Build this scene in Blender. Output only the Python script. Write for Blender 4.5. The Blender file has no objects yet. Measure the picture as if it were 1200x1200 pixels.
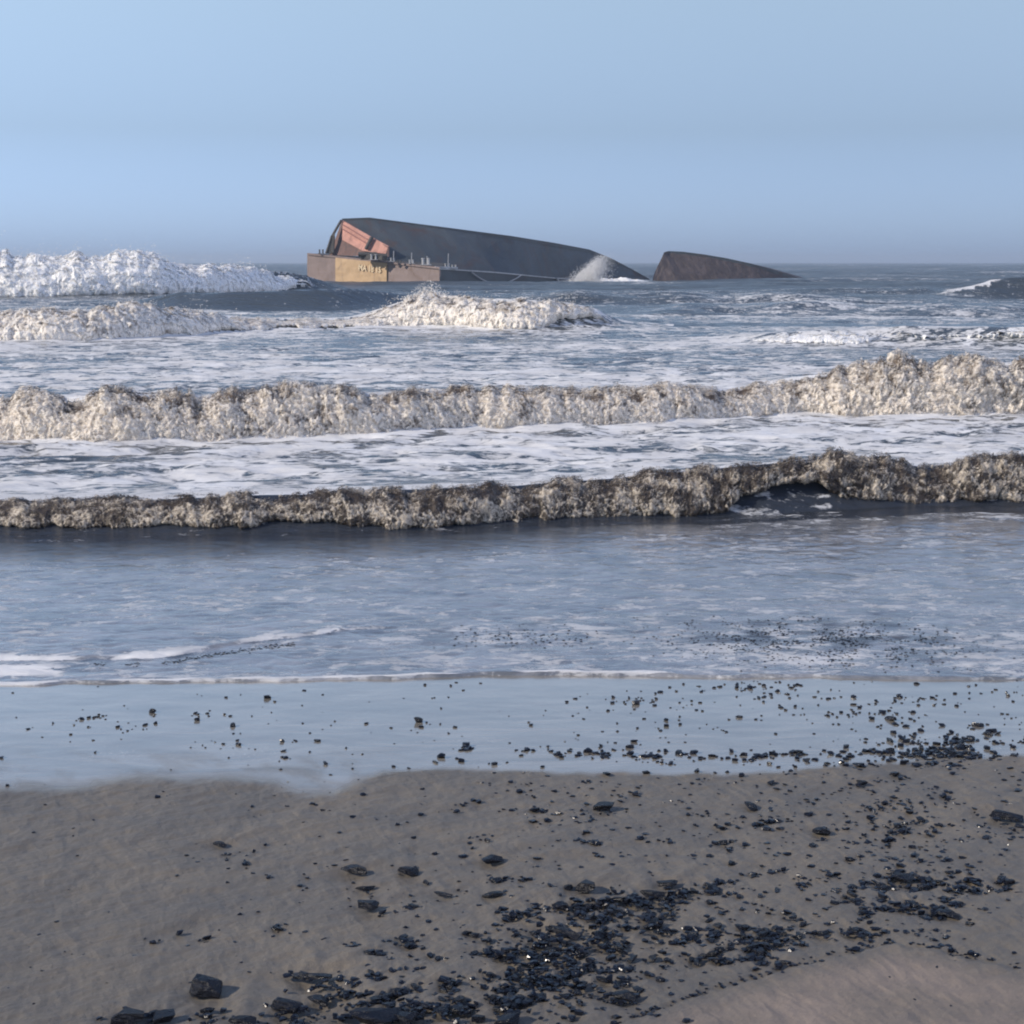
import bpy, math, random
import numpy as np
from mathutils import Vector, Matrix

rng = np.random.default_rng(7)
random.seed(7)
C = bpy.context.scene.collection
scene = bpy.context.scene

# ------------------------------------------------------------------ camera, sky, sun, exposure
CAMZ = 3.6
FPX = 1903.0                      # focal length in photo pixels (1200 px wide photo)
PITCH = math.radians(8.75)
cam_d = bpy.data.cameras.new("camera")
cam_d.sensor_width = 36.0
cam_d.lens = FPX / 1200.0 * 36.0
cam_d.clip_start = 0.1
cam_d.clip_end = 40000
cam = bpy.data.objects.new("camera", cam_d)
C.objects.link(cam)
cam.location = (0, 0, CAMZ)
cam.rotation_euler = (math.radians(90) - PITCH, 0, 0)
scene.camera = cam

SUN_EL = math.radians(30)
SUN_DIR2 = (-0.93, -0.36)         # from the left, a little behind the camera
world = bpy.data.worlds.new("World")
scene.world = world
world.use_nodes = True
wn = world.node_tree
for n in list(wn.nodes):
    wn.nodes.remove(n)
sky = wn.nodes.new("ShaderNodeTexSky")
sky.sky_type = 'NISHITA'
sky.sun_disc = False
sky.sun_elevation = SUN_EL
sky.sun_rotation = -math.atan2(SUN_DIR2[0], SUN_DIR2[1])
sky.altitude = 0
sky.air_density = 1.0
sky.dust_density = 0.6
sky.ozone_density = 3.0
tint = wn.nodes.new("ShaderNodeMix")
tint.data_type = 'RGBA'
tint.blend_type = 'MULTIPLY'
tint.inputs[0].default_value = 1.0
tint.inputs[7].default_value = (0.74, 0.83, 1.0, 1)
bg = wn.nodes.new("ShaderNodeBackground")
bg.inputs[1].default_value = 0.10
wo = wn.nodes.new("ShaderNodeOutputWorld")
wn.links.new(sky.outputs[0], tint.inputs[6])
tc = wn.nodes.new("ShaderNodeTexCoord")
sep = wn.nodes.new("ShaderNodeSeparateXYZ")
ramp = wn.nodes.new("ShaderNodeValToRGB")
els = ramp.color_ramp.elements
els[0].position = 0.0; els[0].color = (0.385, 0.49, 0.79, 1)
els[1].position = 1.0; els[1].color = (0.62, 0.56, 0.52, 1)
e = els.new(0.077); e.color = (0.48, 0.44, 0.475, 1)
e = els.new(0.152); e.color = (0.80, 0.63, 0.515, 1)
e = els.new(0.5); e.color = (0.72, 0.62, 0.54, 1)
clear = wn.nodes.new("ShaderNodeMix"); clear.data_type = 'RGBA'; clear.blend_type = 'MULTIPLY'
clear.inputs[0].default_value = 1.0
dbl = wn.nodes.new("ShaderNodeVectorMath"); dbl.operation = 'SCALE'; dbl.inputs[3].default_value = 2.0
wn.links.new(tc.outputs['Generated'], sep.inputs[0])
wn.links.new(sep.outputs[2], ramp.inputs[0])
wn.links.new(tint.outputs[2], clear.inputs[6])
wn.links.new(ramp.outputs[0], clear.inputs[7])
wn.links.new(clear.outputs[2], dbl.inputs[0])
wn.links.new(dbl.outputs[0], bg.inputs[0])
wn.links.new(bg.outputs[0], wo.inputs[0])

sun_d = bpy.data.lights.new("sun", 'SUN')
sun_d.energy = 2.9
sun_d.angle = math.radians(0.6)
sun_d.color = (1.0, 0.90, 0.78)
sun = bpy.data.objects.new("sun", sun_d)
C.objects.link(sun)
sd = Vector((SUN_DIR2[0] * math.cos(SUN_EL), SUN_DIR2[1] * math.cos(SUN_EL), math.sin(SUN_EL)))
sun.rotation_euler = sd.to_track_quat('Z', 'Y').to_euler()

scene.view_settings.view_transform = 'Standard'
scene.view_settings.look = 'None'
scene.view_settings.gamma = 1.0
scene.view_settings.exposure = 0.5
scene.view_settings.use_curve_mapping = False
scene.cycles.filter_width = 2.0        # a phone lens is a little soft

# ------------------------------------------------------------------ helpers: projection
SP, CP = math.sin(PITCH), math.cos(PITCH)
SLOPE, Y0 = 0.035, 13.75          # the beach rises towards the camera

def sand_z(y):
    return SLOPE * (Y0 - y)

def ray(px, py):
    x = (px - 600.0) / FPX
    v = -(py - 600.0) / FPX
    return x, CP + v * SP, -SP + v * CP

def at(px, py, Y):
    """point at distance Y (world y) seen at that photo pixel"""
    x, dy, dz = ray(px, py)
    t = Y / dy
    return Vector((x * t, Y, CAMZ + dz * t))

def on_sand(px, py):
    x, dy, dz = ray(px, py)
    t = (CAMZ - SLOPE * Y0) / (-dz - SLOPE * dy)
    return np.array([x * t, dy * t, sand_z(dy * t)])

def dist0(py):
    """world y where the sea plane z=0 is seen at photo row py"""
    v = -(np.asarray(py, float) - 600.0) / FPX
    dy, dz = CP + v * SP, -SP + v * CP
    return CAMZ * dy / -dz

def proj(x, y, z):
    dep = y * CP + (CAMZ - z) * SP
    upc = y * SP - (CAMZ - z) * CP
    return 600 + FPX * x / dep, 600 - FPX * upc / dep

def tan_dep(py):
    v = -(np.asarray(py, float) - 600.0) / FPX
    return -(-SP + v * CP) / (CP + v * SP)

# ------------------------------------------------------------------ helpers: noise
def _hash(ix, iy, iz=0, seed=0):
    h = (ix.astype(np.int64) * 374761393 + iy.astype(np.int64) * 668265263 +
         np.asarray(iz).astype(np.int64) * 2147483647 + seed * 974634777) & 0xFFFFFFFF
    h = ((h ^ (h >> 13)) * 1274126177) & 0xFFFFFFFF
    h = ((h ^ (h >> 16)) * 2246822519) & 0xFFFFFFFF
    return h ^ (h >> 15)

def perlin2(x, y, seed=0):
    x = np.asarray(x, np.float64); y = np.asarray(y, np.float64)
    xi = np.floor(x); yi = np.floor(y)
    xf = (x - xi); yf = (y - yi)
    xi = xi.astype(np.int64); yi = yi.astype(np.int64)
    u = xf * xf * xf * (xf * (xf * 6 - 15) + 10)
    v = yf * yf * yf * (yf * (yf * 6 - 15) + 10)
    def g(ox, oy):
        a = _hash(xi + ox, yi + oy, 0, seed) * (2 * math.pi / 4294967296.0)
        return np.cos(a) * (xf - ox) + np.sin(a) * (yf - oy)
    a = g(0, 0); b = g(1, 0); c = g(0, 1); d = g(1, 1)
    return 1.4 * ((a + u * (b - a)) * (1 - v) + (c + u * (d - c)) * v)

def perlin3(x, y, z, seed=0):
    xi = np.floor(x); yi = np.floor(y); zi = np.floor(z)
    xf = x - xi; yf = y - yi; zf = z - zi
    xi = xi.astype(np.int64); yi = yi.astype(np.int64); zi = zi.astype(np.int64)
    f = lambda t: t * t * t * (t * (t * 6 - 15) + 10)
    u, v, w = f(xf), f(yf), f(zf)
    def g(ox, oy, oz):
        h = _hash(xi + ox, yi + oy, zi + oz, seed)
        gx = (h & 1023) / 511.5 - 1; gy = ((h >> 10) & 1023) / 511.5 - 1; gz = ((h >> 20) & 1023) / 511.5 - 1
        return gx * (xf - ox) + gy * (yf - oy) + gz * (zf - oz)
    def lx(oy, oz):
        a = g(0, oy, oz); return a + u * (g(1, oy, oz) - a)
    a = lx(0, 0); a = a + v * (lx(1, 0) - a)
    b = lx(0, 1); b = b + v * (lx(1, 1) - b)
    return 1.2 * (a + w * (b - a))

def fbm2(x, y, octv=5, seed=0, gain=0.5):
    s = 0; a = 1; t = 0
    for i in range(octv):
        s = s + a * perlin2(x * 2 ** i, y * 2 ** i, seed + i); t += a; a *= gain
    return s / t

def smooth(a, b, x):
    t = np.clip((x - a) / (b - a), 0, 1)
    return t * t * (3 - 2 * t)

def poly(px, pts):
    xs = [p[0] for p in pts]; ys = [p[1] for p in pts]
    return np.interp(px, xs, ys)

# ------------------------------------------------------------------ helpers: meshes, tags
def grid_mesh(name, X, Y, Z, attrs=None, keep=None, smooth_shade=True):
    nr, nc = X.shape
    co = np.stack([X, Y, Z], -1).reshape(-1, 3)
    idx = np.arange(nr * nc).reshape(nr, nc)
    q = np.stack([idx[:-1, :-1], idx[:-1, 1:], idx[1:, 1:], idx[1:, :-1]], -1).reshape(-1, 4)
    if keep is not None:
        k = keep.reshape(-1)
        q = q[k[q].all(axis=1)]
        used = np.zeros(nr * nc, bool); used[q.reshape(-1)] = True
        remap = np.cumsum(used) - 1
        co = co[used]; q = remap[q]
        if attrs:
            attrs = {a: v.reshape(-1)[used] for a, v in attrs.items()}
    me = bpy.data.meshes.new(name)
    me.vertices.add(len(co)); me.vertices.foreach_set("co", co.astype(np.float32).ravel())
    me.loops.add(len(q) * 4); me.loops.foreach_set("vertex_index", q.astype(np.int32).ravel())
    me.polygons.add(len(q))
    me.polygons.foreach_set("loop_start", np.arange(0, len(q) * 4, 4, dtype=np.int32))
    me.polygons.foreach_set("use_smooth", np.full(len(q), smooth_shade, bool))
    me.update(calc_edges=True)
    for a, v in (attrs or {}).items():
        at_ = me.attributes.new(a, 'FLOAT', 'POINT')
        at_.data.foreach_set("value", v.reshape(-1).astype(np.float32))
    return me

def raw_mesh(name, co, faces_flat, n_per, attrs=None, smooth_shade=False):
    """co (N,3); faces_flat (F,n_per)"""
    me = bpy.data.meshes.new(name)
    me.vertices.add(len(co)); me.vertices.foreach_set("co", np.asarray(co, np.float32).ravel())
    F = len(faces_flat)
    me.loops.add(F * n_per); me.loops.foreach_set("vertex_index", np.asarray(faces_flat, np.int32).ravel())
    me.polygons.add(F)
    me.polygons.foreach_set("loop_start", np.arange(0, F * n_per, n_per, dtype=np.int32))
    me.polygons.foreach_set("use_smooth", np.full(F, smooth_shade, bool))
    me.update(calc_edges=True)
    for a, v in (attrs or {}).items():
        at_ = me.attributes.new(a, 'FLOAT', 'POINT')
        at_.data.foreach_set("value", np.asarray(v, np.float32))
    return me

def link(name, me, mat=None, parent=None):
    o = bpy.data.objects.new(name, me)
    if mat is not None and me is not None:
        me.materials.clear(); me.materials.append(mat)
    C.objects.link(o)
    if parent is not None:
        o.parent = parent
    return o

def tag(o, label=None, cat=None, group=None, kind=None):
    if label: o['label'] = label
    if cat: o['category'] = cat
    if group: o['group'] = group
    if kind: o['kind'] = kind
    return o

# ------------------------------------------------------------------ materials
class NT:
    def __init__(self, name):
        self.m = bpy.data.materials.new(name); self.m.use_nodes = True
        self.t = self.m.node_tree
        for n in list(self.t.nodes): self.t.nodes.remove(n)
        self.out = self.t.nodes.new("ShaderNodeOutputMaterial")
    def n(self, typ, **kw):
        nd = self.t.nodes.new(typ)
        for k, v in kw.items(): setattr(nd, k, v)
        return nd
    def l(self, a, b): self.t.links.new(a, b)
    def val(self, sock, v):
        if hasattr(v, 'links') or isinstance(v, bpy.types.NodeSocket): self.l(v, sock)
        else: sock.default_value = v
    def math(self, op, a, b=0.0, c=None, clamp=False):
        nd = self.n("ShaderNodeMath", operation=op, use_clamp=clamp)
        self.val(nd.inputs[0], a); self.val(nd.inputs[1], b)
        if c is not None: self.val(nd.inputs[2], c)
        return nd.outputs[0]
    def mix(self, f, a, b):
        nd = self.n("ShaderNodeMix", data_type='RGBA')
        self.val(nd.inputs[0], f)
        self.val(nd.inputs[6], a if isinstance(a, bpy.types.NodeSocket) else (*a, 1))
        self.val(nd.inputs[7], b if isinstance(b, bpy.types.NodeSocket) else (*b, 1))
        return nd.outputs[2]
    def mixf(self, f, a, b):
        nd = self.n("ShaderNodeMix", data_type='FLOAT')
        self.val(nd.inputs[0], f); self.val(nd.inputs[2], a); self.val(nd.inputs[3], b)
        return nd.outputs[0]
    def remap(self, v, a, b, c=0.0, d=1.0, smooth=False):
        nd = self.n("ShaderNodeMapRange")
        if smooth: nd.interpolation_type = 'SMOOTHSTEP'
        self.val(nd.inputs[0], v); self.val(nd.inputs[1], a); self.val(nd.inputs[2], b)
        self.val(nd.inputs[3], c); self.val(nd.inputs[4], d)
        return nd.outputs[0]
    def attr(self, name):
        nd = self.n("ShaderNodeAttribute", attribute_name=name)
        return nd.outputs['Fac']
    def coords(self, scale, obj=False):
        if obj:
            p = self.n("ShaderNodeTexCoord").outputs['Object']
        else:
            p = self.n("ShaderNodeNewGeometry").outputs['Position']
        mp = self.n("ShaderNodeMapping"); mp.inputs['Scale'].default_value = scale
        self.l(p, mp.inputs[0]); return mp.outputs[0]
    def noise(self, vec, scale, detail=4.0, rough=0.5, dist=0.0, col=False):
        nd = self.n("ShaderNodeTexNoise")
        self.l(vec, nd.inputs['Vector'])
        nd.inputs['Scale'].default_value = scale; nd.inputs['Detail'].default_value = detail
        nd.inputs['Roughness'].default_value = rough; nd.inputs['Distortion'].default_value = dist
        return nd.outputs['Color' if col else 'Fac']
    def bump(self, h, strength, dist):
        nd = self.n("ShaderNodeBump"); nd.inputs['Strength'].default_value = strength
        nd.inputs['Distance'].default_value = dist
        self.l(h, nd.inputs['Height']); return nd.outputs[0]
    def principled(self, **kw):
        p = self.n("ShaderNodeBsdfPrincipled")
        for k, v in kw.items():
            s = p.inputs[k.replace('_', ' ')]
            if isinstance(v, bpy.types.NodeSocket): self.l(v, s)
            else: s.default_value = (*v, 1) if (isinstance(v, tuple) and len(v) == 3) else v
        return p

def mat_sand():
    k = NT("wet_sand")
    c = k.coords((1, 1, 1))
    wet = k.attr("wet"); dry = k.attr("dry")
    n1 = k.noise(c, 1.3, 5, 0.55, 0.4); n2 = k.noise(c, 110, 4, 0.8); n3 = k.noise(c, 9, 4, 0.6, 0.5)
    base = k.mix(k.remap(n1, 0.35, 0.65), (0.165, 0.145, 0.118), (0.215, 0.180, 0.135))
    base = k.mix(k.remap(n3, 0.42, 0.68, 0, 0.5), base, (0.125, 0.120, 0.116))
    base = k.mix(k.remap(n2, 0.45, 0.72, 0, 0.45), base, (0.075, 0.07, 0.068))
    dryc = k.mix(k.remap(n2, 0.4, 0.7, 0, 0.5), (0.34, 0.275, 0.23), (0.20, 0.16, 0.135))
    base = k.mix(dry, base, dryc)
    base = k.mix(wet, base, k.mix(k.remap(k.noise(k.coords((0.5, 1.6, 1)), 2.2, 7, 0.65, 1.0), 0.38, 0.64), (0.22, 0.20, 0.165), (0.36, 0.33, 0.28)))
    fl = k.noise(c, 34.0, 4, 0.75)
    base = k.mix(k.math('MULTIPLY', k.attr('fleck'), k.remap(fl, 0.60, 0.66)), base, (0.75, 0.75, 0.73))
    rough = k.mixf(wet, k.mixf(dry, 0.42, 0.9), 0.10)
    hgt = k.math('ADD', k.math('MULTIPLY', n2, 0.8), k.math('MULTIPLY', n3, 1.0))
    b1 = k.n("ShaderNodeBump"); b1.inputs['Distance'].default_value = 0.006
    k.l(k.mixf(wet, 0.9, 0.14), b1.inputs['Strength']); k.l(hgt, b1.inputs['Height'])
    p = k.principled(Base_Color=base, Roughness=rough, Normal=b1.outputs[0])
    k.l(k.mixf(wet, 1.33, 1.45), p.inputs['IOR'])
    k.l(wet, p.inputs['Coat Weight'])
    p.inputs['Coat Roughness'].default_value = 0.13
    p.inputs['Coat IOR'].default_value = 1.85
    p.inputs['Coat Tint'].default_value = (1.0, 0.985, 0.96, 1)
    k.l(p.outputs[0], k.out.inputs[0])
    return k.m

def mat_sea():
    k = NT("sea_water")
    foam = k.attr("foam"); film = k.attr("film"); dark_mix = k.attr("grit_shade")
    c = k.coords((0.62, 1, 1))
    big = k.noise(c, 0.8, 10, 0.66, 0.7)
    fine = k.noise(c, 3.6, 9, 0.68, 0.9)
    sfine = k.noise(c, 8.5, 7, 0.7, 0.8)
    nn = k.math('ADD', k.math('MULTIPLY', k.mixf(film, big, fine), 0.5), k.math('MULTIPLY', k.mixf(film, fine, sfine), 0.5))
    # lacy network: thin where two noise sheets cross
    r = k.noise(c, 1.5, 5, 0.55, 1.2)
    lace = k.math('SUBTRACT', 1.0, k.math('MULTIPLY', k.math('ABSOLUTE', k.math('SUBTRACT', r, 0.5)), 9.0), clamp=True)
    nn = k.math('ADD', nn, k.math('MULTIPLY', lace, 0.055))
    thr = k.math('SUBTRACT', 0.70, k.math('MULTIPLY', foam, 0.34))
    m = k.remap(nn, k.math('SUBTRACT', thr, 0.03), k.math('ADD', thr, 0.05), 0, 1, True)
    m = k.math('MULTIPLY', m, k.remap(foam, 0.02, 0.15))
    m = k.math('MULTIPLY', m, k.mixf(film, 1.0, k.remap(foam, 0.45, 0.9, 0.58, 1.0)))
    mott = k.noise(c, 2.2, 9, 0.72, 0.6)
    milk = k.mix(k.remap(mott, 0.40, 0.60), (0.140, 0.148, 0.160), (0.33, 0.33, 0.34))
    water = k.mix(film, (0.066, 0.078, 0.086), milk)
    water = k.mix(dark_mix, water, (0.035, 0.042, 0.055))  # coal grit patches, plus shade and reflection painted into the water colour
    wc = k.coords((1, 1, 1))
    foamc = k.mix(k.remap(k.noise(wc, 0.8, 6, 0.6), 0.35, 0.65), (0.62, 0.61, 0.60), (0.80, 0.80, 0.80))
    base = k.mix(m, water, foamc)
    bh = k.noise(k.coords((0.55, 1, 1)), 5.0, 8, 0.62, 0.3)
    bl = k.noise(k.coords((0.30, 1, 1)), 2.4, 5, 0.55, 0.5)
    bf = k.noise(k.coords((0.35, 1, 1)), 0.16, 7, 0.62, 0.4)
    bh = k.math('ADD', bh, k.math('MULTIPLY', bl, k.mixf(film, 0.6, 1.3)))
    bh = k.math('ADD', bh, k.math('MULTIPLY', k.math('MULTIPLY', bf, 45.0), k.attr('far')))
    hgt = k.math('ADD', bh, k.math('MULTIPLY', m, 0.25))
    b = k.n("ShaderNodeBump"); b.inputs['Distance'].default_value = 0.05
    k.l(k.mixf(film, 0.7, 0.55), b.inputs['Strength']); k.l(hgt, b.inputs['Height'])
    p = k.principled(Base_Color=base, Normal=b.outputs[0])
    k.l(k.math('MAXIMUM', k.mixf(m, 0.16, 0.8), k.math('MULTIPLY', k.attr('far'), 0.28)), p.inputs['Roughness'])
    far = k.attr('far')
    k.l(k.mixf(far, 1.38, 1.27), p.inputs['IOR'])
    k.l(k.math('MULTIPLY', k.math('SUBTRACT', 1.0, k.math('MAXIMUM', m, k.math('MULTIPLY', dark_mix, 0.85))), k.math('MULTIPLY', k.mixf(film, 0.12, 0.78), k.math('SUBTRACT', 1.0, far))), p.inputs['Coat Weight'])
    p.inputs['Coat Roughness'].default_value = 0.14
    p.inputs['Coat IOR'].default_value = 1.8
    k.l(p.outputs[0], k.out.inputs[0])
    return k.m

def mat_foam(name, dark, lite, pos=0.5, width=0.3, nscale=9.0, nk=1.7, alpha=False):
    k = NT(name)
    tone = k.attr("tone")
    c = k.coords((1, 1, 1))
    n = k.noise(c, nscale, 6 if nk > 1 else 3.5, 0.75 if nk > 1 else 0.62, 1.0)
    t = k.math('ADD', tone, k.math('MULTIPLY', k.math('SUBTRACT', n, 0.5), nk))
    f = k.remap(t, pos - width, pos + width, 0, 1, True)
    base = k.mix(f, dark, lite)
    p = k.principled(Base_Color=base, Roughness=0.55)
    p.inputs['Subsurface Weight'].default_value = 0.25
    p.inputs['Subsurface Radius'].default_value = (1.0, 0.9, 0.8)
    p.inputs['Subsurface Scale'].default_value = 0.12
    k.l(k.bump(n, 0.3, 0.03), p.inputs['Normal'])
    if alpha:
        # torn, lacy outer skin of spray: full of holes
        a1 = k.noise(c, nscale * 0.8, 7 if nk > 1 else 4, 0.78 if nk > 1 else 0.65, 0.8)
        al = k.remap(k.math('ADD', a1, k.math('MULTIPLY', k.math('SUBTRACT', tone, 0.4), 0.06)), 0.50, 0.60, 0, 0.9, True)
        tr = k.n("ShaderNodeBsdfTransparent"); mx = k.n("ShaderNodeMixShader")
        k.l(al, mx.inputs[0]); k.l(tr.outputs[0], mx.inputs[1]); k.l(p.outputs[0], mx.inputs[2])
        k.l(mx.outputs[0], k.out.inputs[0])
        return k.m
    k.l(p.outputs[0], k.out.inputs[0])
    return k.m

def mat_simple(name, col, rough=0.6, var=0.25, scale=2.0, metallic=0.0, rust=None, rust_amt=0.5, ribs=0.0):
    k = NT(name)
    c = k.coords((1, 1, 1), obj=True)
    n = k.noise(c, scale, 7, 0.65, 0.5)
    dk = tuple(v * (1 - var) for v in col); lt = tuple(min(1, v * (1 + var)) for v in col)
    base = k.mix(k.remap(n, 0.3, 0.7), dk, lt)
    if rust:
        n2 = k.noise(k.coords((1, 1, 0.35), obj=True), scale * 1.7, 8, 0.7, 1.0)
        base = k.mix(k.remap(n2, 0.62 - 0.2 * rust_amt, 0.75 - 0.15 * rust_amt), base, rust)
    p = k.principled(Base_Color=base, Roughness=rough, Metallic=metallic, Normal=k.bump(n, 0.4, 0.05))
    k.l(p.outputs[0], k.out.inputs[0])
    return k.m

def mat_coal():
    k = NT("coal")
    c = k.coords((1, 1, 1), obj=True)
    n = k.noise(c, 3.0, 6, 0.6); 
    base = k.mix(k.remap(n, 0.35, 0.7), (0.004, 0.005, 0.009), (0.014, 0.016, 0.024))
    p = k.principled(Base_Color=base, Roughness=k.remap(n, 0.3, 0.7, 0.12, 0.34), IOR=1.40, Normal=k.bump(n, 0.5, 0.08))
    k.l(p.outputs[0], k.out.inputs[0])
    return k.m

M_SAND, M_SEA, M_COAL = mat_sand(), mat_sea(), mat_coal()

# ------------------------------------------------------------------ breakers: profiles seen in the photo (px, py)
BREAKERS = [
 dict(key='near', seed=11, wf=0.95, back=3.2,
  top=[(0,590),(100,588),(200,585),(300,580),(400,578),(500,572),(600,570),(700,562),(800,553),(860,545),(900,542),(960,534),(1020,536),(1060,545),(1090,549),(1130,541),(1200,534)],
  bot=[(0,617),(60,614),(130,619),(200,615),(260,617),(330,609),(400,613),(450,618),(520,616),(560,611),(640,608),(700,604),(800,602),(845,601),(868,580),(900,569),(935,562),(960,566),(982,582),(1010,585),(1080,590),(1140,586),(1200,587)],
  toe=[(0,631),(200,631),(400,627),(500,624),(600,617),(700,611),(800,608),(900,607),(1000,602),(1200,597)],
  mask=[(-200,1),(1400,1)], tone=0.06, tone_s=-0.22),
 dict(key='second', seed=23, wf=1.5, back=4.0,
  top=[(0,466),(60,464),(120,461),(200,461),(300,462),(350,457),(450,459),(500,454),(560,458),(600,456),(700,456),(760,450),(800,452),(870,456),(920,442),(980,436),(1000,426),(1050,421),(1100,426),(1130,420),(1200,423)],
  bot=[(0,521),(100,524),(200,522),(300,519),(400,515),(500,510),(560,504),(600,506),(700,501),(800,498),(850,494),(900,487),(940,484),(1000,488),(1020,491),(1100,492),(1200,490)],
  toe=[(0,521),(100,524),(200,522),(300,519),(400,515),(500,510),(560,504),(600,506),(700,501),(800,498),(850,494),(900,490),(1000,490),(1020,491),(1100,492),(1200,490)],
  mask=[(-200,1),(1400,1)], tone=0.36, tone_s=-0.66),
 dict(key='third', seed=37, wf=3.2, back=9.0,
  top=[(0,364),(100,362),(180,359),(210,362),(250,368),(300,373),(400,374),(430,368),(470,352),(500,345),(520,347),(600,349),(660,352),(700,362),(730,374),(780,380)],
  bot=[(0,402),(100,402),(180,396),(210,388),(300,385),(400,382),(500,382),(560,384),(610,389),(640,383),(662,367),(700,368),(730,378)],
  toe=[(0,402),(100,402),(180,398),(300,391),(400,387),(500,386),(610,390),(690,388),(740,386),(800,386)],
  mask=[(-200,1),(690,1),(735,0)], amp=[(-200,1),(700,1),(800,0)], tone=0.52, tone_s=-0.35, A=0.17, fn=0.55),
 dict(key='outer', seed=41, wf=6.0, back=16.0,
  top=[(0,301),(60,303),(110,300),(135,297),(155,302),(200,306),(250,311),(300,316),(340,319),(370,324),(420,334),(520,345)],
  bot=[(0,348),(100,346),(160,344),(200,341),(250,341),(290,342),(330,339),(352,334),(380,328)],
  toe=[(0,352),(200,351),(300,348),(400,345),(520,345)],
  mask=[(-200,1),(300,1),(372,0)], amp=[(-200,1),(360,1),(470,0)], tone=0.76, tone_s=-0.15, A=0.15, hv=0.22, fn=0.35),
 dict(key='unbroken', seed=43, wf=5.0, back=12.0,
  top=[(120,352),(160,346),(200,343),(300,342),(400,339),(470,341),(560,347),(640,350)],
  bot=[(0,352)], toe=[(120,366),(250,369),(400,368),(480,364),(640,360)],
  mask=[(-200,0),(1400,0)], amp=[(90,0),(210,1),(430,1),(640,0)], tone=0.85, tone_s=-0.1),
 dict(key='right', seed=53, wf=2.6, back=9.0,
  top=[(820,392),(880,386),(940,379),(985,377),(1010,380),(1060,381),(1110,384),(1200,382)],
  bot=[(820,397),(880,396),(940,400),(985,404),(1010,397),(1040,385),(1110,388),(1200,386)],
  toe=[(820,402),(940,408),(1060,408),(1200,410)],
  mask=[(835,0),(900,0.62),(1000,0.62),(1045,0.25),(1100,0.3),(1200,0.35)], amp=[(800,0),(900,0.62),(1010,0.7),(1060,1),(1400,1)], tone=0.8, tone_s=-0.1),
 dict(key='far', seed=59, wf=6.0, back=16.0,
  top=[(1060,336),(1120,331),(1150,330),(1180,325),(1200,324)],
  bot=[(1060,340),(1120,334),(1150,337),(1180,331),(1200,330)],
  toe=[(1060,352),(1200,350)],
  mask=[(1098,0),(1110,1),(1165,1),(1180,0)], amp=[(1070,0),(1160,1),(1400,1)], tone=0.8, tone_s=0.0),
]

def _sm(pts, w=26.0):
    xs = np.arange(-400, 1601, 4.0)
    v = poly(xs, pts)
    k = np.exp(-0.5 * (np.arange(-18, 19) * 4.0 / w) ** 2); k /= k.sum()
    v2 = np.convolve(np.pad(v, 18, mode='edge'), k, mode='valid')
    return list(zip(xs, v2))
for b in BREAKERS:
    b['toe'] = _sm(b['toe'], 40.0); b['top'] = _sm(b['top'], 9.0); b['bot'] = _sm(b['bot'], 7.0)

def breaker_geom(b, px):
    """toe distance and crest height along the crest, as functions of the column"""
    T = dist0(poly(px, b['toe']))
    wf = b['wf']
    H = CAMZ - tan_dep(poly(px, b['top'])) * (T + wf)
    H = np.maximum(H, 0.02)
    if 'amp' in b:
        H = H * np.clip(poly(px, b['amp']), 0, 1)
    return T, H

# ------------------------------------------------------------------ the sea
def sea_rows():
    ys = [13.2]
    while ys[-1] < 9000:
        y = ys[-1]
        if y < 420: dy = min(0.55 * y * y / (FPX * CAMZ), 0.005 * y + 0.01)
        else: dy = 0.0056 * y * (y / 420) ** 0.5
        ys.append(y + dy)
    return np.array(ys)

def shore_y(px):
    py = poly(px, [(-200,806),(0,805),(40,804),(75,801),(200,800),(350,798),(420,797),(560,791),(650,790),(740,791),(850,794),(950,793),(1050,796),(1200,797),(1400,798)])
    py = py + 1.2 * perlin2(px / 37.0, px * 0 + 3.3, 5)
    return dist0(py)

rows = sea_rows()
uc = np.concatenate([np.linspace(-1.6, -0.36, 70, endpoint=False), np.linspace(-0.36, 0.36, 1250), np.linspace(0.36, 1.6, 71)[1:]])
U, Yg = np.meshgrid(uc, rows)
Xg = U * Yg
PX, PY = proj(Xg, Yg, 0 * Xg)
DY = np.gradient(rows)[:, None] + 0 * U
DX = np.abs(Yg) * 0.00058

def chop(X, Y, lam, seed, ridge=0.5, ax=1.6):
    """one octave of wind chop with crests longer than wide"""
    w = perlin2(X / (lam * 4) + 9.1, Y / (lam * 4), seed + 77) * 0.6
    n = perlin2(X / (lam * ax) + w, Y / lam + w, seed)
    r = 0.42 - np.abs(n)
    fade = smooth(0.9, 2.6, lam / np.maximum(DY, 1e-6))
    return ((1 - ridge) * n + ridge * r) * fade

Z = np.zeros_like(Xg)
D = Yg
mid = smooth(20.5, 26, D)
outer = smooth(70, 130, D)
Z += 0.026 * chop(Xg, D, 0.30, 1, 0.6) * (0.5 + 0.5 * mid) + 0.010 * chop(Xg, D, 0.13, 2, 0.5)
Z += 0.026 * chop(Xg, D, 0.8, 3, 0.6) * (0.3 + 0.7 * mid)
Z += mid * (0.075 * chop(Xg, D, 0.55, 4, 0.7) + 0.12 * chop(Xg, D, 1.1, 5, 0.7) + 0.15 * chop(Xg, D, 2.3, 6, 0.6))
Z += outer * (0.32 * chop(Xg, D, 3.5, 7, 0.6, 2.0) + 0.60 * chop(Xg, D, 8, 8, 0.5, 2.4) + 1.15 * chop(Xg, D, 21, 9, 0.3, 3.0))
Z += smooth(300, 900, D) * 1.1 * chop(Xg, D, 60, 10, 0.2, 3.0)
# broad lines of swell out beyond the surf
Z += smooth(110, 170, D) * 0.30 * np.sin(D / 6.5 + 2.2 * perlin2(Xg / 70, D / 60, 12))
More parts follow.
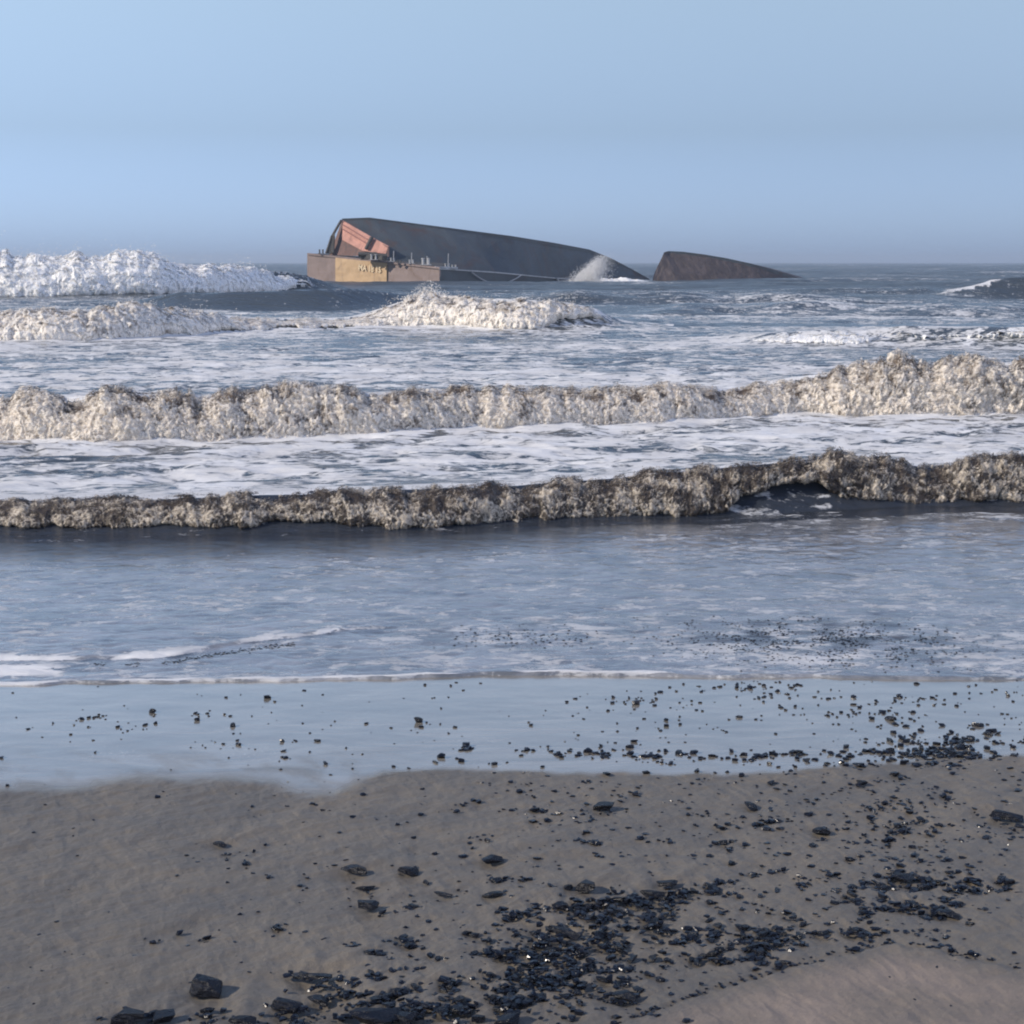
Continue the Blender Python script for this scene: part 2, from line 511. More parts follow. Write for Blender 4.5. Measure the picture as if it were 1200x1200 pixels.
# the swash: two small steps of the thin sheet running up the sand
ledge = dist0(poly(PX, [(-200,778),(60,776),(120,775),(180,774),(215,770),(250,762),(300,754),(360,748),(410,741),(470,737),(520,736),(600,735)]) + 1.0 * perlin2(PX / 25, PX * 0, 31))
lam_ = np.clip(poly(PX, [(-200, 1), (400, 1), (500, 0.0)]), 0, 1)
Z += 0.020 * lam_ * smooth(-0.03, 0.06, D - ledge) * (1 - smooth(1.0, 3.0, D - ledge) * 0.7)
Z += -0.35 * np.exp(-((D - 118) / 9) ** 2) * smooth(480, 600, PX) + 0.9 * np.exp(-((D - 150) / 7) ** 2) * smooth(430, 560, PX) * smooth(1100, 850, PX) * (0.6 + 0.6 * perlin2(PX / 90, PX * 0 + 6, 25)) + 0.7 * np.exp(-((D - 112 - PX * 0.012) / 4.5) ** 2) * smooth(700, 820, PX) * (0.5 + 0.7 * perlin2(PX / 110, PX * 0 + 2, 26))
Zb = np.zeros_like(Z)
foam = np.zeros_like(Z)
crestf = np.zeros_like(Z)
for b in BREAKERS:
    T, H = breaker_geom(b, PX)
    wf, Lb = b['wf'], b['back']
    t = (D - T) / wf
    prof = np.where(t < 0, 0, np.where(t < 1, np.clip(t, 0, 1) ** 1.5, np.exp(-np.clip((D - T - wf) / Lb, 0, 40) ** 1.25)))
    prof = prof - 0.05 * np.exp(-((t + 0.6) / 0.7) ** 2)
    b['T'] = T
    Zb = np.maximum(Zb, 0.93 * H * prof) + np.minimum(0.93 * H * prof, 0)
    mk = np.clip(poly(PX, b['mask']), 0, 1)
    # churned water behind the crest and spilled in front of the toe
    foam = np.maximum(foam, mk * 0.95 * np.exp(-np.clip((D - T - wf) / (Lb * 1.1), 0, 40)) * (t > 0.9))
    if b['key'] in ('second', 'third'):
        foam = np.maximum(foam, mk * 0.8 * np.exp(-np.clip(-(t) * wf / (Lb * 0.5), 0, 40)) * (t < 0.3))
    b['H'] = H
Z = Z * (1 - 0.6 * smooth(0.03, 0.35, Zb)) + Zb

# foam cover between the breakers
T1 = BREAKERS[0]['T']; T2 = BREAKERS[1]['T']; T3 = np.where(PX < 760, BREAKERS[2]['T'], dist0(384.0))
zone12 = (D > T1 + 0.9) & (D < T2)
zone23 = (D > T2 + 1.5) & (D < T3)
blot = fbm2(Xg / 6.0, D / 7.0, 4, 50)
blot2 = fbm2(Xg / 16.0, D / 14.0, 4, 60)
f12 = 0.60 + 0.34 * blot
f23 = 0.57 + 0.40 * blot2
foam = np.where(zone12, np.maximum(foam, f12), foam)
foam = np.where(zone23, np.maximum(foam * 0.9, f23), foam)
caps = (BREAKERS[6]['H'] > 0.3) * np.exp(-((D - BREAKERS[6]['T'] - 6) / 5.0) ** 2)
beyond = (D >= T3 + 3)
nearb = smooth(230, 90, D)
foam = np.where(beyond, np.maximum(foam, 0.42 * nearb + 0.35 * blot2 * nearb + 0.05 + smooth(110, 260, D) * (0.20 + 0.5 * fbm2(Xg / 30, D / 45, 4, 68))), foam)
# swash zone: thin lace, stronger towards the edge and in patches
sw = D < T1
lace = 0.36 + 0.30 * fbm2(Xg / 1.6, D / 1.6, 4, 70) + 0.06 * smooth(19, 15, D) * smooth(350, 450, PX)
lace = lace + 0.08 * smooth(420, 560, PX) * smooth(735, 745, PY) * smooth(792, 780, PY)
foam = np.maximum(foam, 0.62 * caps * smooth(-0.3, 0.6, fbm2(PX / 22, D / 9, 3, 66)))
foam = np.where(sw, np.maximum(foam * 0.9, lace), foam)
dark_refl = smooth(2.6, 0.2, T1 - D) * smooth(860, 560, PX) * sw  # dark reflection in front of the near breaker, put into the colour
foam = foam * (1 - 0.85 * dark_refl)
sy = shore_y(PX)
edge = D - sy
edgeline = np.exp(-((edge - 0.045) / 0.045) ** 2) * np.clip(0.55 + 0.9 * perlin2(PX / 60, PX * 0 + .5, 8) + 0.4 * smooth(400, 0, PX) + 0.3 * np.exp(-((PX - 640) / 140) ** 2) - 0.5 * smooth(760, 900, PX), 0, 1.2)
foam = np.maximum(foam, edgeline * 1.3)
ledgeline = np.exp(-np.clip((D - ledge - 0.05) / 0.35, 0, 9)) * (D > ledge - 0.02) * lam_ * (0.75 + 0.5 * perlin2(PX / 60, D, 15))
foam = np.maximum(foam, ledgeline * 1.0)
blob = np.exp(-((PX - 20) / 75) ** 2 - ((PY - 788) / 9) ** 2) * (edge > 0.03)
foam = np.maximum(foam, 1.25 * blob)
grit_shade = np.exp(-((PX - 970) / 170) ** 4 - ((PY - 748 - 0.03 * (PX - 970)) / 22) ** 2) * 0.85
grit_shade = np.maximum(grit_shade, 0.6 * np.exp(-((PX - 610) / 120) ** 2 - ((PY - 745) / 14) ** 2))
grit_shade = np.maximum(grit_shade, np.exp(-((D - ledge + 0.05) / 0.055) ** 2) * lam_ * (PX > 60) * smooth(-0.3, 0.2, perlin2(PX / 30, PX * 0, 19) + 0.15))  # shade under the swash ledge, painted as a dark line
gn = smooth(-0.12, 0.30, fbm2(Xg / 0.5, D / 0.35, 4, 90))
grit_shade = grit_shade * gn
grit_shade = np.maximum(grit_shade, 0.6 * dark_refl)
foam = foam * (1 - 0.75 * grit_shade)
Z += 0.024 * grit_shade * chop(Xg, D, 0.16, 21, 0.6) * (D < 21)
face = (D > T1 - 0.5) & (D < T1 + BREAKERS[0]['wf'] * 1.05)
grit_shade = np.where(face, 1.0, grit_shade)  # near wave's face darkened in its colour to look shaded
foam = np.where(face, 0.16 + 0.17 * smooth(820, 880, PX) * smooth(1010, 960, PX) + 0.2 * fbm2(Xg / 0.7, Z / 0.2 + D / 0.6, 3, 35), foam)
face3 = (D > BREAKERS[2]['T'] - 0.5) & (D < BREAKERS[2]['T'] + 3.3) & (PX > 600) & (PX < 790)
foam = np.where(face3, 0.52 + 0.35 * fbm2(Xg / 2.2, Z / 0.5 + D / 2.0, 3, 36), foam)
faceu = (D > BREAKERS[4]['T']) & (D < BREAKERS[4]['T'] + 6) & (PX > 130) & (PX < 620)
foam = np.where(faceu, foam * 0.45, foam)
film = smooth(25, 21, D) * (1 - dark_refl)
# the sheet's edge drops under the sand
Z = Z + 0.018
Z = np.where(edge < 0.10, sand_z(np.minimum(D, Y0)) * 0 + np.maximum(Z, sand_z(D) + 0.012) * 1.0, Z)
Z = Z - 0.06 * (1 - smooth(-0.03, 0.01, edge)) - 0.3 * (edge < -0.15)
me = grid_mesh("sea", Xg, D, Z, dict(foam=np.clip(foam, 0, 1.6), film=film, grit_shade=np.clip(grit_shade, 0, 1), far=smooth(45, 200, D)))
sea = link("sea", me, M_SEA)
tag(sea, "grey blue sea with lines of white foam running onto the beach", "sea", kind="structure")
seaZ = Z

def sea_height(x, y):
    i = int(np.searchsorted(rows, y)); i = min(max(i, 1), len(rows) - 1)
    j = int(np.searchsorted(uc, x / y)); j = min(max(j, 1), len(uc) - 1)
    return float(seaZ[i, j])

# ------------------------------------------------------------------ tumbling foam of each breaking wave
OCT_V = np.array([(1,0,0),(-1,0,0),(0,1,0),(0,-1,0),(0,0,1),(0,0,-1)], float)
OCT_F = np.array([(0,2,4),(2,1,4),(1,3,4),(3,0,4),(2,0,5),(1,2,5),(3,1,5),(0,3,5)])

def bits(P, R, seed):
    """many small irregular drops; P (N,3) centres, R (N,) radii -> verts, faces"""
    r = np.random.default_rng(seed)
    n = len(P)
    V = OCT_V[None] * r.uniform(0.5, 1.4, (n, 6, 1)) + r.uniform(-0.25, 0.25, (n, 6, 3))
    V = V * R[:, None, None] + P[:, None, :]
    F = OCT_F[None] + (np.arange(n) * 6)[:, None, None]
    return V.reshape(-1, 3), F.reshape(-1, 3)

def make_breaker(b, mat, label, nrow, n_bits):
    step = 1.0 if b['key'] in ('near', 'second') else 0.9
    lo, hi = b.get('range', (-330, 1530))
    mk_all = b['mask']
    px = np.arange(lo, hi, step)
    mk = np.clip(poly(px, mk_all), 0, 1)
    sel = mk > 0.01
    px = px[sel]; mk = mk[sel]
    T, H = breaker_geom(b, px)
    wf = b['wf']; sd_ = b['seed']
    dpx = T / FPX                               # metres per photo pixel there
    jit = 5.0 * perlin2(px / 26.0, px * 0 + 1.5, sd_ + 60) + 2.2 * perlin2(px / 8.0, px * 0 + 4.5, sd_ + 61) + 1.0 * perlin2(px / 3.0, px * 0 + 4.5, sd_ + 62)
    tdb = tan_dep(poly(px, b['bot']) + jit * (1.0 if b['key'] in ('near', 'second') else 1.1))
    yb = T + 0.12 * wf
    zb = np.maximum(CAMZ - tdb * yb, -0.03)
    yb = T + wf * np.clip(0.12 + 0.5 * (zb / np.maximum(H, 0.05)), 0.12, 0.75)
    zb = np.clip(CAMZ - tdb * yb, -0.03, H)
    yc = T + wf; zc = H * (1 + b.get('hv', 0.16) * perlin2(px / 45.0, px * 0 + 8.5, sd_ + 63) + 0.10 * perlin2(px / 13.0, px * 0 + 8.5, sd_ + 64))
    zb = zb + (zc - zb) * 0.8 * (1 - np.minimum(1, mk * 1.3))
    s = np.linspace(0, 1, nrow)
    ns = int(nrow * 0.72)
    X = np.zeros((nrow, len(px))); Yv = X.copy(); Zv = X.copy(); S = X.copy()
    NY = X.copy(); NZ = X.copy()
    for i in range(nrow):
        if i < ns:
            q = i / (ns - 1); a = q * math.pi / 2
            Yv[i] = yb + (yc - yb) * (1 - math.cos(a)); Zv[i] = zb + (zc - zb) * math.sin(a)
            NY[i] = -math.cos(a); NZ[i] = math.sin(a); S[i] = q
        else:
            q = (i - ns + 1) / (nrow - ns)
            back = b['back'] * 0.55 * q
            Yv[i] = yc + back
            Zv[i] = zc * np.exp(-(back / b['back']) ** 1.25) - 0.10 * zc * q - 0.02
            NY[i] = 0.1; NZ[i] = 1.0; S[i] = 1 + q
    # one bulge of foam drops below the lip at the first row
    U0 = (px - 600) / FPX
    dep = Yv * CP + (CAMZ - Zv) * SP
    X = U0[None] * dep
    hs = np.maximum(H, 0.25)[None]
    A = b.get('A', 0.20) * hs
    L0 = 0.55 * hs.mean()
    x_, y_, z_ = X / L0, Yv / L0, Zv / L0
    wx = 0.5 * perlin3(x_ * 1.3, y_ * 1.3, z_ * 1.3, sd_ + 90)
    n0 = perlin3(x_ * 0.5, y_ * 0.5, z_ * 0.5, sd_)
    n1 = np.abs(perlin3(x_ * 1.0 + wx, y_ * 1.0, z_ * 1.2, sd_ + 1))
    n2 = np.abs(perlin3(x_ * 2.3 + wx, y_ * 2.3 + wx, z_ * 1.9, sd_ + 2))
    n3 = np.abs(perlin3(x_ * 5.2 + 2 * wx, y_ * 5 , z_ * 4.1, sd_ + 3))
    n4 = np.abs(perlin3(x_ * 11 + 3 * wx, y_ * 10, z_ * 8, sd_ + 4))
    n5 = perlin3(x_ * 23, y_ * 21, z_ * 18, sd_ + 5)
    rid = lambda q, p: np.clip(1 - 2.2 * np.abs(q), 0, 1) ** p
    f1 = rid(perlin3(x_ * 2.6 + 2 * wx, y_ * 2.6, z_ * 1.5 + wx, sd_ + 11), 2.2)
    f2 = rid(perlin3(x_ * 5.5 + 3 * wx, y_ * 5.5, z_ * 3.4, sd_ + 12), 2.0)
    f3 = rid(perlin3(x_ * 11 + 3 * wx, y_ * 11, z_ * 7.5, sd_ + 13), 1.6)
    f4 = rid(perlin3(x_ * 22 + 3 * wx, y_ * 22, z_ * 16, sd_ + 14), 1.4)
    fn = b.get('fn', 1.0)
    disp = 0.9 * n0 + 0.95 * n1 + 0.35 * n2 + fn * (0.10 * f1 + 0.12 * f2 + 0.10 * f3 + 0.06 * f4) - 0.50
    fadeb = np.where(S > 1, 1 - 0.75 * (S - 1), 1) * mk[None] ** 0.4
    fd = disp * A * fadeb
    Yv2 = Yv + NY * fd - 0.0
    Zv2 = Zv + NZ * fd + (1 - S.clip(0, 1)) * 0
    # crumple sideways so that lumps overhang
    X2 = X + 0.35 * A * fadeb * perlin3(x_ * 3.1, y_ * 3.1, z_ * 3.1, sd_ + 7)
    Zv2 = Zv2 - (1 - mk[None]) * 0.5 * H[None]
    first = np.zeros_like(Zv2); first[0] = 1; 
    Zv2 = Zv2 - first * (0.04 + 0.12 * H[None] * (sd_ > 30)); Yv2 = Yv2 + first * 0.08 * wf
    fine = 0.42 * f1 + 0.50 * f2 + 0.42 * f3 + 0.25 * f4
    patch = perlin3(x_ * 0.9, y_ * 0.9, z_ * 1.6, sd_ + 31) + 0.6 * perlin3(x_ * 2.1, y_ * 2.1, z_ * 2.4, sd_ + 32)
    big = perlin3(x_ * 0.8, y_ * 0.8, z_ * 0.8, sd_ + 30)
    tone = b['tone'] + b['tone_s'] * (S.clip(0, 1) - 0.5) + 0.85 * (0.4 + 0.6 * fn) * (fine - 0.5) + 0.42 * big + 0.62 * patch
    tone = np.where(S > 1, tone - 0.1, tone)
    co = np.stack([X2, Yv2, Zv2], -1).reshape(-1, 3)
    idx = np.arange(nrow * len(px)).reshape(nrow, -1)
    gap = np.diff(px) < 3
    q = np.stack([idx[:-1, :-1], idx[:-1, 1:], idx[1:, 1:], idx[1:, :-1]], -1)[:, gap].reshape(-1, 4)
    hole = (mk[None] + 0.45 * perlin2(px[None] / 9.0, S * 3.0, sd_ + 40) * (mk[None] < 0.98)).reshape(-1)
    q = q[(hole[q] > 0.30).all(axis=1)]
    tri = np.concatenate([q[:, [0, 1, 2]], q[:, [0, 2, 3]]])
    # drops torn off the lip and splashing along the foot
    r = np.random.default_rng(sd_)
    j = r.integers(0, len(px), n_bits * 3)
    tear = perlin2(px[j] / 34.0, px[j] * 0 + 2, sd_ + 8) + 0.6 * perlin2(px[j] / 9.0, px[j] * 0 + 7, sd_ + 9)
    ok = r.uniform(-0.7, 0.7, len(j)) < tear
    j = j[ok][:n_bits]
    kind = r.random(len(j))
    i_ = np.where(kind < 0.5, r.integers(int(ns * 0.8), int(ns * 1.1), len(j)), np.where(kind < 0.75, r.integers(0, 6, len(j)), r.integers(0, ns, len(j))))
    P = np.stack([X2[i_, j], Yv2[i_, j], Zv2[i_, j]], -1)
    up = np.abs(r.normal(0, 1, len(j))) ** 1.3 * (0.13 if sd_ > 30 else 0.08) * H[j] * np.where(kind < 0.5, 1.0, 0.45)
    P[:, 2] += up; P[:, 1] -= np.abs(r.normal(0, 0.06, len(j))) * H[j]; P[:, 0] += r.normal(0, 0.04, len(j)) * H[j]
    R = dpx[j] * r.uniform(0.25, 0.75, len(j)) * mk[j]
    bv, bf = bits(P, R, sd_ + 1)
    nv = len(co)
    co = np.concatenate([co, bv]); tri = np.concatenate([tri, bf + nv])
    tn = np.concatenate([tone.reshape(-1), np.repeat(r.uniform(b['tone'] - 0.15, b['tone'] + 0.5, len(j)), 6)])
    # outer skins of torn spray, proud of the body of the foam
    skins = []
    for lay, (off_, sdl) in enumerate(((0.22, 300), (0.42, 400))):
        wob = perlin3(x_ * 3.7 + wx, y_ * 3.7, z_ * 3.1, sd_ + sdl) + 0.6 * perlin3(x_ * 9, y_ * 9, z_ * 8, sd_ + sdl + 1)
        o2 = A * (off_ + 0.30 * wob) * mk[None] ** 0.4
        sk = np.stack([X2 + 0.25 * o2 * wob, Yv2 + NY * o2, Zv2 + np.maximum(NZ, 0.0) * o2], -1)
        sk = sk[:int(ns * 1.15)].reshape(-1, 3)
        skins.append(sk)
    nsk = len(skins[0])
    qs = q[(q < nsk).all(axis=1)]
    base_n = len(co)
    allt, mats = [tri], [np.zeros(len(tri), np.int32)]
    for i_s, sk in enumerate(skins):
        t2 = np.concatenate([qs[:, [0, 1, 2]], qs[:, [0, 2, 3]]]) + base_n + i_s * nsk
        allt.append(t2); mats.append(np.ones(len(t2), np.int32))
    co = np.concatenate([co] + skins); tri = np.concatenate(allt)
    tn = np.concatenate([tn, tone.reshape(-1)[:nsk] + 0.15, tone.reshape(-1)[:nsk] + 0.25])
    me = raw_mesh("breaker_foam", co, tri, 3, dict(tone=tn), smooth_shade=True)
    me.materials.append(mat[0]); me.materials.append(mat[1])
    me.polygons.foreach_set("material_index", np.concatenate(mats))
    o = link("breaker_foam", me)
    tag(o, label, "surf foam", kind="stuff")
    return o

FM = {}
for nm, args in dict(sandy=((0.060, 0.046, 0.036), (0.60, 0.52, 0.42), 0.55, 0.36, 20.0, 1.7),
                     cream=((0.125, 0.092, 0.066), (0.80, 0.72, 0.62), 0.45, 0.42, 11.0, 1.15),
                     pale=((0.24, 0.20, 0.165), (0.84, 0.78, 0.70), 0.40, 0.45, 3.2, 0.8),
                     white=((0.30, 0.30, 0.30), (0.88, 0.87, 0.85), 0.40, 0.45, 1.8, 0.8)).items():  # grey end of the tone paints soft shadows into the white foam
    FM[nm] = (mat_foam(nm + "_foam", *args), mat_foam(nm + "_torn_foam", *args, alpha=True))
FM1, FM2, FM3, FM4 = FM['sandy'], FM['cream'], FM['pale'], FM['white']
make_breaker(BREAKERS[0], FM1, "dark brown churning foam of the low breaker nearest the beach", 74, 6000)
make_breaker(BREAKERS[1], FM2, "cream and brown foam wall of the second breaker from the beach", 92, 8000)
make_breaker(BREAKERS[2], FM3, "pale cream foam of the breaker just in front of the wrecked barge", 46, 3500)
make_breaker(BREAKERS[3], FM4, "white foam of the tall outer breaker left of the barge, reaching the horizon", 56, 3500)
make_breaker(BREAKERS[5], FM4, "small white foam crest on the right, behind the second breaker", 26, 900)

# ------------------------------------------------------------------ the beach
ys = [1.5]
while ys[-1] < 17.5:
    y = ys[-1]
    ys.append(y + (0.05 if y < 4.5 else 0.7 * y * y / (FPX * 3.3)))
brow = np.array(ys)
bcol = np.concatenate([np.linspace(-2.2, -0.37, 50, endpoint=False), np.linspace(-0.37, 0.37, 1150), np.linspace(0.37, 2.2, 51)[1:]])
BU, BY = np.meshgrid(bcol, brow)
BX = BU * BY
BZ = sand_z(BY)
BPX, BPY = proj(BX, BY, BZ)
bd = poly(BPX, [(-300,924),(0,921),(75,922),(110,917),(140,911),(200,909),(290,911),(325,917),(350,926),(392,926),(415,915),(450,906),(540,901),(620,903),(700,905),(850,907),(950,901),(1050,894),(1130,889),(1200,886),(1500,880)])
soft = poly(BPX, [(0, 15), (400, 12), (470, 4), (1200, 4)])
bdn = bd + 5.0 * fbm2(BPX / 60, BPY / 40, 3, 40)
wet = 1 - smooth(0, 1, (BPY - bdn + soft) / (2 * soft))
# thin film streaks
wet = wet * (1 - 0.10 * smooth(0.0, 0.5, fbm2(BX / 0.5, BY / 0.5, 4, 44)) * smooth(845, 880, BPY))
wet = wet * (1 - 0.45 * smooth(560, 380, BPX) * smooth(865, 905, BPY) * smooth(-0.1, 0.45, fbm2(BX / 0.35 + BY / 0.5, BY / 0.8 - BX / 0.9, 4, 54)))
dl = poly(BPX, [(-300,1300),(640,1230),(780,1180),(840,1158),(920,1135),(985,1118),(1050,1104),(1120,1118),(1200,1135),(1500,1150)])
dl = dl + 5 * fbm2(BPX / 35, BPX * 0 + 4, 3, 42)
dry = smooth(-3, 40, BPY - dl) * (0.55 + 0.6 * fbm2(BX / 0.6, BY / 0.6, 4, 43))
onsand = smooth(0.5, 0.0, wet)
fleck = np.exp(-((BPY - bdn + 30) / 9.0) ** 2) * smooth(-0.15, 0.3, fbm2(BX / 0.7, BY / 0.5, 3, 57)) * (0.35 + 0.65 * smooth(620, 400, BPX)) + 0.8 * np.exp(-((BPY - bdn + 8) / 4.0) ** 2) * smooth(500, 600, BPX) * smooth(-0.1, 0.3, fbm2(BX / 0.5, BY / 0.4, 3, 58))
dx_, dy_ = (BX * 0.8 + BY * 0.6), (-BX * 0.6 + BY * 0.8)
BZ = BZ + onsand * (0.022 * fbm2(dx_ / 0.9, dy_ / 0.30, 5, 45, 0.6) + 0.007 * fbm2(BX / 0.10, BY / 0.16, 3, 46)
                    + 0.009 * (0.35 - np.abs(fbm2((BX + 0.12 * fbm2(BX / 0.6, BY / 0.6, 3, 52) + 0.35 * BY) / 0.16, BY / 0.75, 4, 53)))
                    + 0.015 * (0.3 - np.abs(fbm2((BX - BY * 0.5) / 0.55, (BY + BX * 0.4) / 0.9, 3, 47))))
BZ = BZ + (1 - onsand) * 0.0012 * fbm2(BX / 0.4, BY / 0.25, 3, 48)
BZ = BZ + 0.006 * smooth(-1, 8, BPY - dl)                 # small erosion step
BZ = BZ - 0.006 * np.exp(-((BPY - dl) / 3.0) ** 2)

# ------------------------------------------------------------------ coal: where the lumps lie
# listed lumps: (px centre, py foot, px width, px height, label)
NAMED = [
 (240,1168,38,28,"large blocky coal lump standing alone on sand at lower left, white glint on its left"),
 (415,1026,31,15,"flat topped brick shaped coal lump, upper left of the lone sand lumps"),
 (478,1027,25,13,"coal lump with a wide flat top, just right of the brick shaped lump"),
 (428,1044,26,7,"thin flat coal slab just below the brick shaped lump"),
 (433,1069,26,16,"rounded coal lump below the thin slab, glint on its left corner"),
 (576,1013,26,13,"low dark coal lump high on bare sand above the main pile"),
 (519,1052,22,7,"flat coal flake left of centre between lone lumps"),
 (577,1052,24,9,"flat oval coal lump left of the upright lump"),
 (687,1047,22,18,"upright coal lump with pale face at the head of the main pile"),
 (708,951,23,12,"shiny coal lump alone just below the film of water, centre"),
 (1178,961,40,12,"long rounded coal lump on sand at the right edge"),
 (657,1068,20,14,"dark coal lump at the upper left corner of the main pile"),
 (660,1098,42,12,"long coal shard pointing up right along the pile's left side"),
 (765,1053,32,12,"broad coal lump right of the upright lump"),
 (784,1041,26,11,"coal lump with bright glint above the right end of the main pile"),
 (732,1173,26,14,"rounded coal lump below the right side of the main pile"),
 (438,1204,56,24,"biggest coal lump, smooth top, cut by the bottom edge"),
 (366,1148,46,8,"long thin coal shard on the left of the bottom clusters"),
 (150,1200,36,20,"craggy coal lump cut by the bottom edge at far left"),
 (192,1199,24,15,"coal lump at bottom edge right of the craggy lump"),
 (335,1184,38,15,"broad coal lump in the bottom cluster right of the lone block"),
 (372,1178,24,14,"coal lump on the right end of the bottom left cluster"),
 (284,1203,32,14,"sharp edged coal lump with pale edge at the bottom edge"),
 (594,1204,34,18,"grey faced coal lump at bottom edge below the main pile"),
 (475,1200,32,16,"coal lump beside the biggest lump at the bottom edge"),
 (1110,1076,26,12,"coal lump at the right end of the right hand pile"),
 (1058,1036,24,14,"tall lump in the middle of the right hand pile"),
 (258,992,17,7,"small pointed coal bit with a scour tail on bare left sand"),
 (288,1013,13,4,"small flat coal bit above the curved row of bits on left sand"),
 (490,849,9,10,"round coal lump standing in the film of water left of centre"),
 (273,853,9,7,"round coal lump in the film of water at left"),
 (179,837,9,8,"highest coal lump in the water film on the left"),
 (231,846,7,6,"coal lump in the water film between two larger ones at left"),
 (462,742,28,7,"dark coal lump awash in the swash left of centre"),
 (1044,846,17,8,"double coal lump in the film near the right edge"),
 (880,949,17,10,"coal lump with small bits around on sand, right of centre"),
 (1011,921,15,8,"single coal lump just below the film right of centre"),
 (962,979,20,12,"clustered coal lump on sand right of centre"),
]
SCATTER = [  # cx, cy, sx, sy, n, size px (mean), tilt, zone
 (705,1083,56,20,220,8.0,0,'main'), (655,1120,50,24,250,8.0,-0.2,'main'), (632,1148,48,26,260,8.0,0,'main'), (610,1168,40,12,90,7.5,0,'main'),
 (775,1075,26,14,90,7,0,'main'), (745,1130,40,18,90,6,0,'main'), (725,1185,45,10,60,6,0,'bottom'), (690,1160,60,14,80,6,0,'main'),
 (1060,1030,36,11,120,7.5,0.1,'right'), (1062,1062,34,10,140,7.5,0,'right'), (1010,1055,30,10,70,7,0,'right'), (1130,1045,40,16,90,6.5,0,'right'), (1030,1095,60,8,90,6,0,'right'),
 (1100,1095,60,10,50,5.5,0,'right'), (1100,1015,55,12,60,5.5,0,'right'),
 (880,1103,55,8,120,7,0,'lowright'), (860,1122,38,9,130,7.5,0,'lowright'), (905,1094,60,7,60,7,0,'lowright'), (835,1047,34,6,60,7,0,'lowright'), (895,1060,40,20,50,6,0,'lowright'),
 (500,1185,42,11,200,7.5,0,'bottom'), (440,1178,50,12,110,8,0,'bottom'), (460,1150,40,12,60,8,0,'bottom'), (400,1155,60,14,60,8,0,'bottom'), (480,1120,50,14,50,7.5,0,'bottom'),
 (180,1195,40,7,24,8,0,'bottom'), (330,1195,60,7,40,8,0,'bottom'), (520,1100,40,20,40,6,0,'bare'), (600,1085,40,20,60,6.5,0,'bare'),
 (1120,876,48,12,190,6.2,0,'film'), (1060,885,60,8,90,6,0,'film'), (1150,895,40,10,70,6,0,'film'),
 (950,889,90,6,120,6.2,0,'film'), (875,886,20,6,26,6.2,0,'film'), (725,886,55,8,60,6,0,'film'), (690,885,80,6,30,5.5,0,'film'), (545,884,60,9,26,5.5,0,'film'),
 (1060,835,130,22,80,4.5,0,'film'), (950,818,130,14,90,4.5,0,'film'), (850,806,60,8,30,4,0,'film'), (200,855,95,18,34,4.6,0,'film'), (380,872,60,12,14,4.2,0,'film'), (60,850,60,30,12,4,0,'film'), (650,840,120,30,14,3.5,0,'film'),
 (1000,930,170,22,200,5.2,0,'bare'), (1100,960,90,22,120,5.5,0,'bare'), (820,945,120,22,90,5.0,0,'bare'), (600,925,110,16,60,4.6,0,'bare'),
 (900,990,170,22,160,5.6,0,'bare'), (650,985,130,20,70,5.0,0,'bare'), (480,975,80,22,24,5,0,'bare'), (700,1030,120,20,100,5.6,0,'bare'),
 (1060,985,120,18,110,5.6,0,'bare'), (1000,1020,150,20,90,5.5,0,'bare'), (250,960,150,35,26,4,0,'bare'), (200,1060,130,40,12,4.5,0,'bare'), (130,1130,90,35,34,5.5,0,'bare'), (200,990,190,70,110,3.6,0,'bare'), (350,960,120,40,50,3.8,0,'bare'), (250,845,230,26,90,3.6,0,'film'), (950,840,260,26,160,3.4,0,'film'), (330,1110,60,30,24,6,0,'bare'), (330,1030,60,20,14,5,0,'bare'),
 (960,1150,130,25,26,4.5,0,'bare'), (1150,1110,50,25,30,5,0,'bare'), (460,1060,70,30,26,5.5,0,'bare'), (900,1130,100,14,50,4.5,0.0,'lowright'),
]
lumps = []        # (x, y, z, size, px_size, zone, aspect, seed)
for cx, cy, sx, sy_, n, size, tilt, zone in SCATTER:
    a = rng.normal(0, 1, (n, 2)); a = np.clip(a, -2.2, 2.2)
    # clumpy: pull part of the points onto a few seeds
    seeds = a[:max(3, n // 7)]
    for q in range(n):
        if rng.random() < 0.45:
            a[q] = seeds[rng.integers(len(seeds))] + rng.normal(0, 0.13, 2)
    for dx, dy in a:
        px = cx + dx * sx; py = cy + dy * sy_ + tilt * dx * sy_
        if not (-40 < px < 1240 and 798 < py < 1225): continue
        s = size * float(np.clip(rng.lognormal(-0.28, 0.42), 0.34, 1.9))
        lumps.append((px, py, s, zone))
for _ in range(900):
    t_ = rng.random()
    px = 480 + 760 * t_ ** 0.6; py = rng.uniform(905, 1100)
    if perlin2(np.array(px / 45.0), np.array(py / 14.0), 99) + rng.normal(0, 0.25) > 0.12:
        lumps.append((px, py, 4.3 * float(rng.lognormal(0, 0.35)), 'bare'))
# a thin line of washed up bits along the small erosion step
for px in np.arange(690, 1195, 2.6):
    if rng.random() < 0.5:
        py = float(poly(px, [(640,1230),(780,1180),(840,1158),(920,1135),(985,1118),(1050,1104),(1120,1118),(1200,1135)])) + rng.normal(0, 2.2)
        lumps.append((px, py, 3.8 * float(rng.lognormal(0, 0.3)), 'step'))

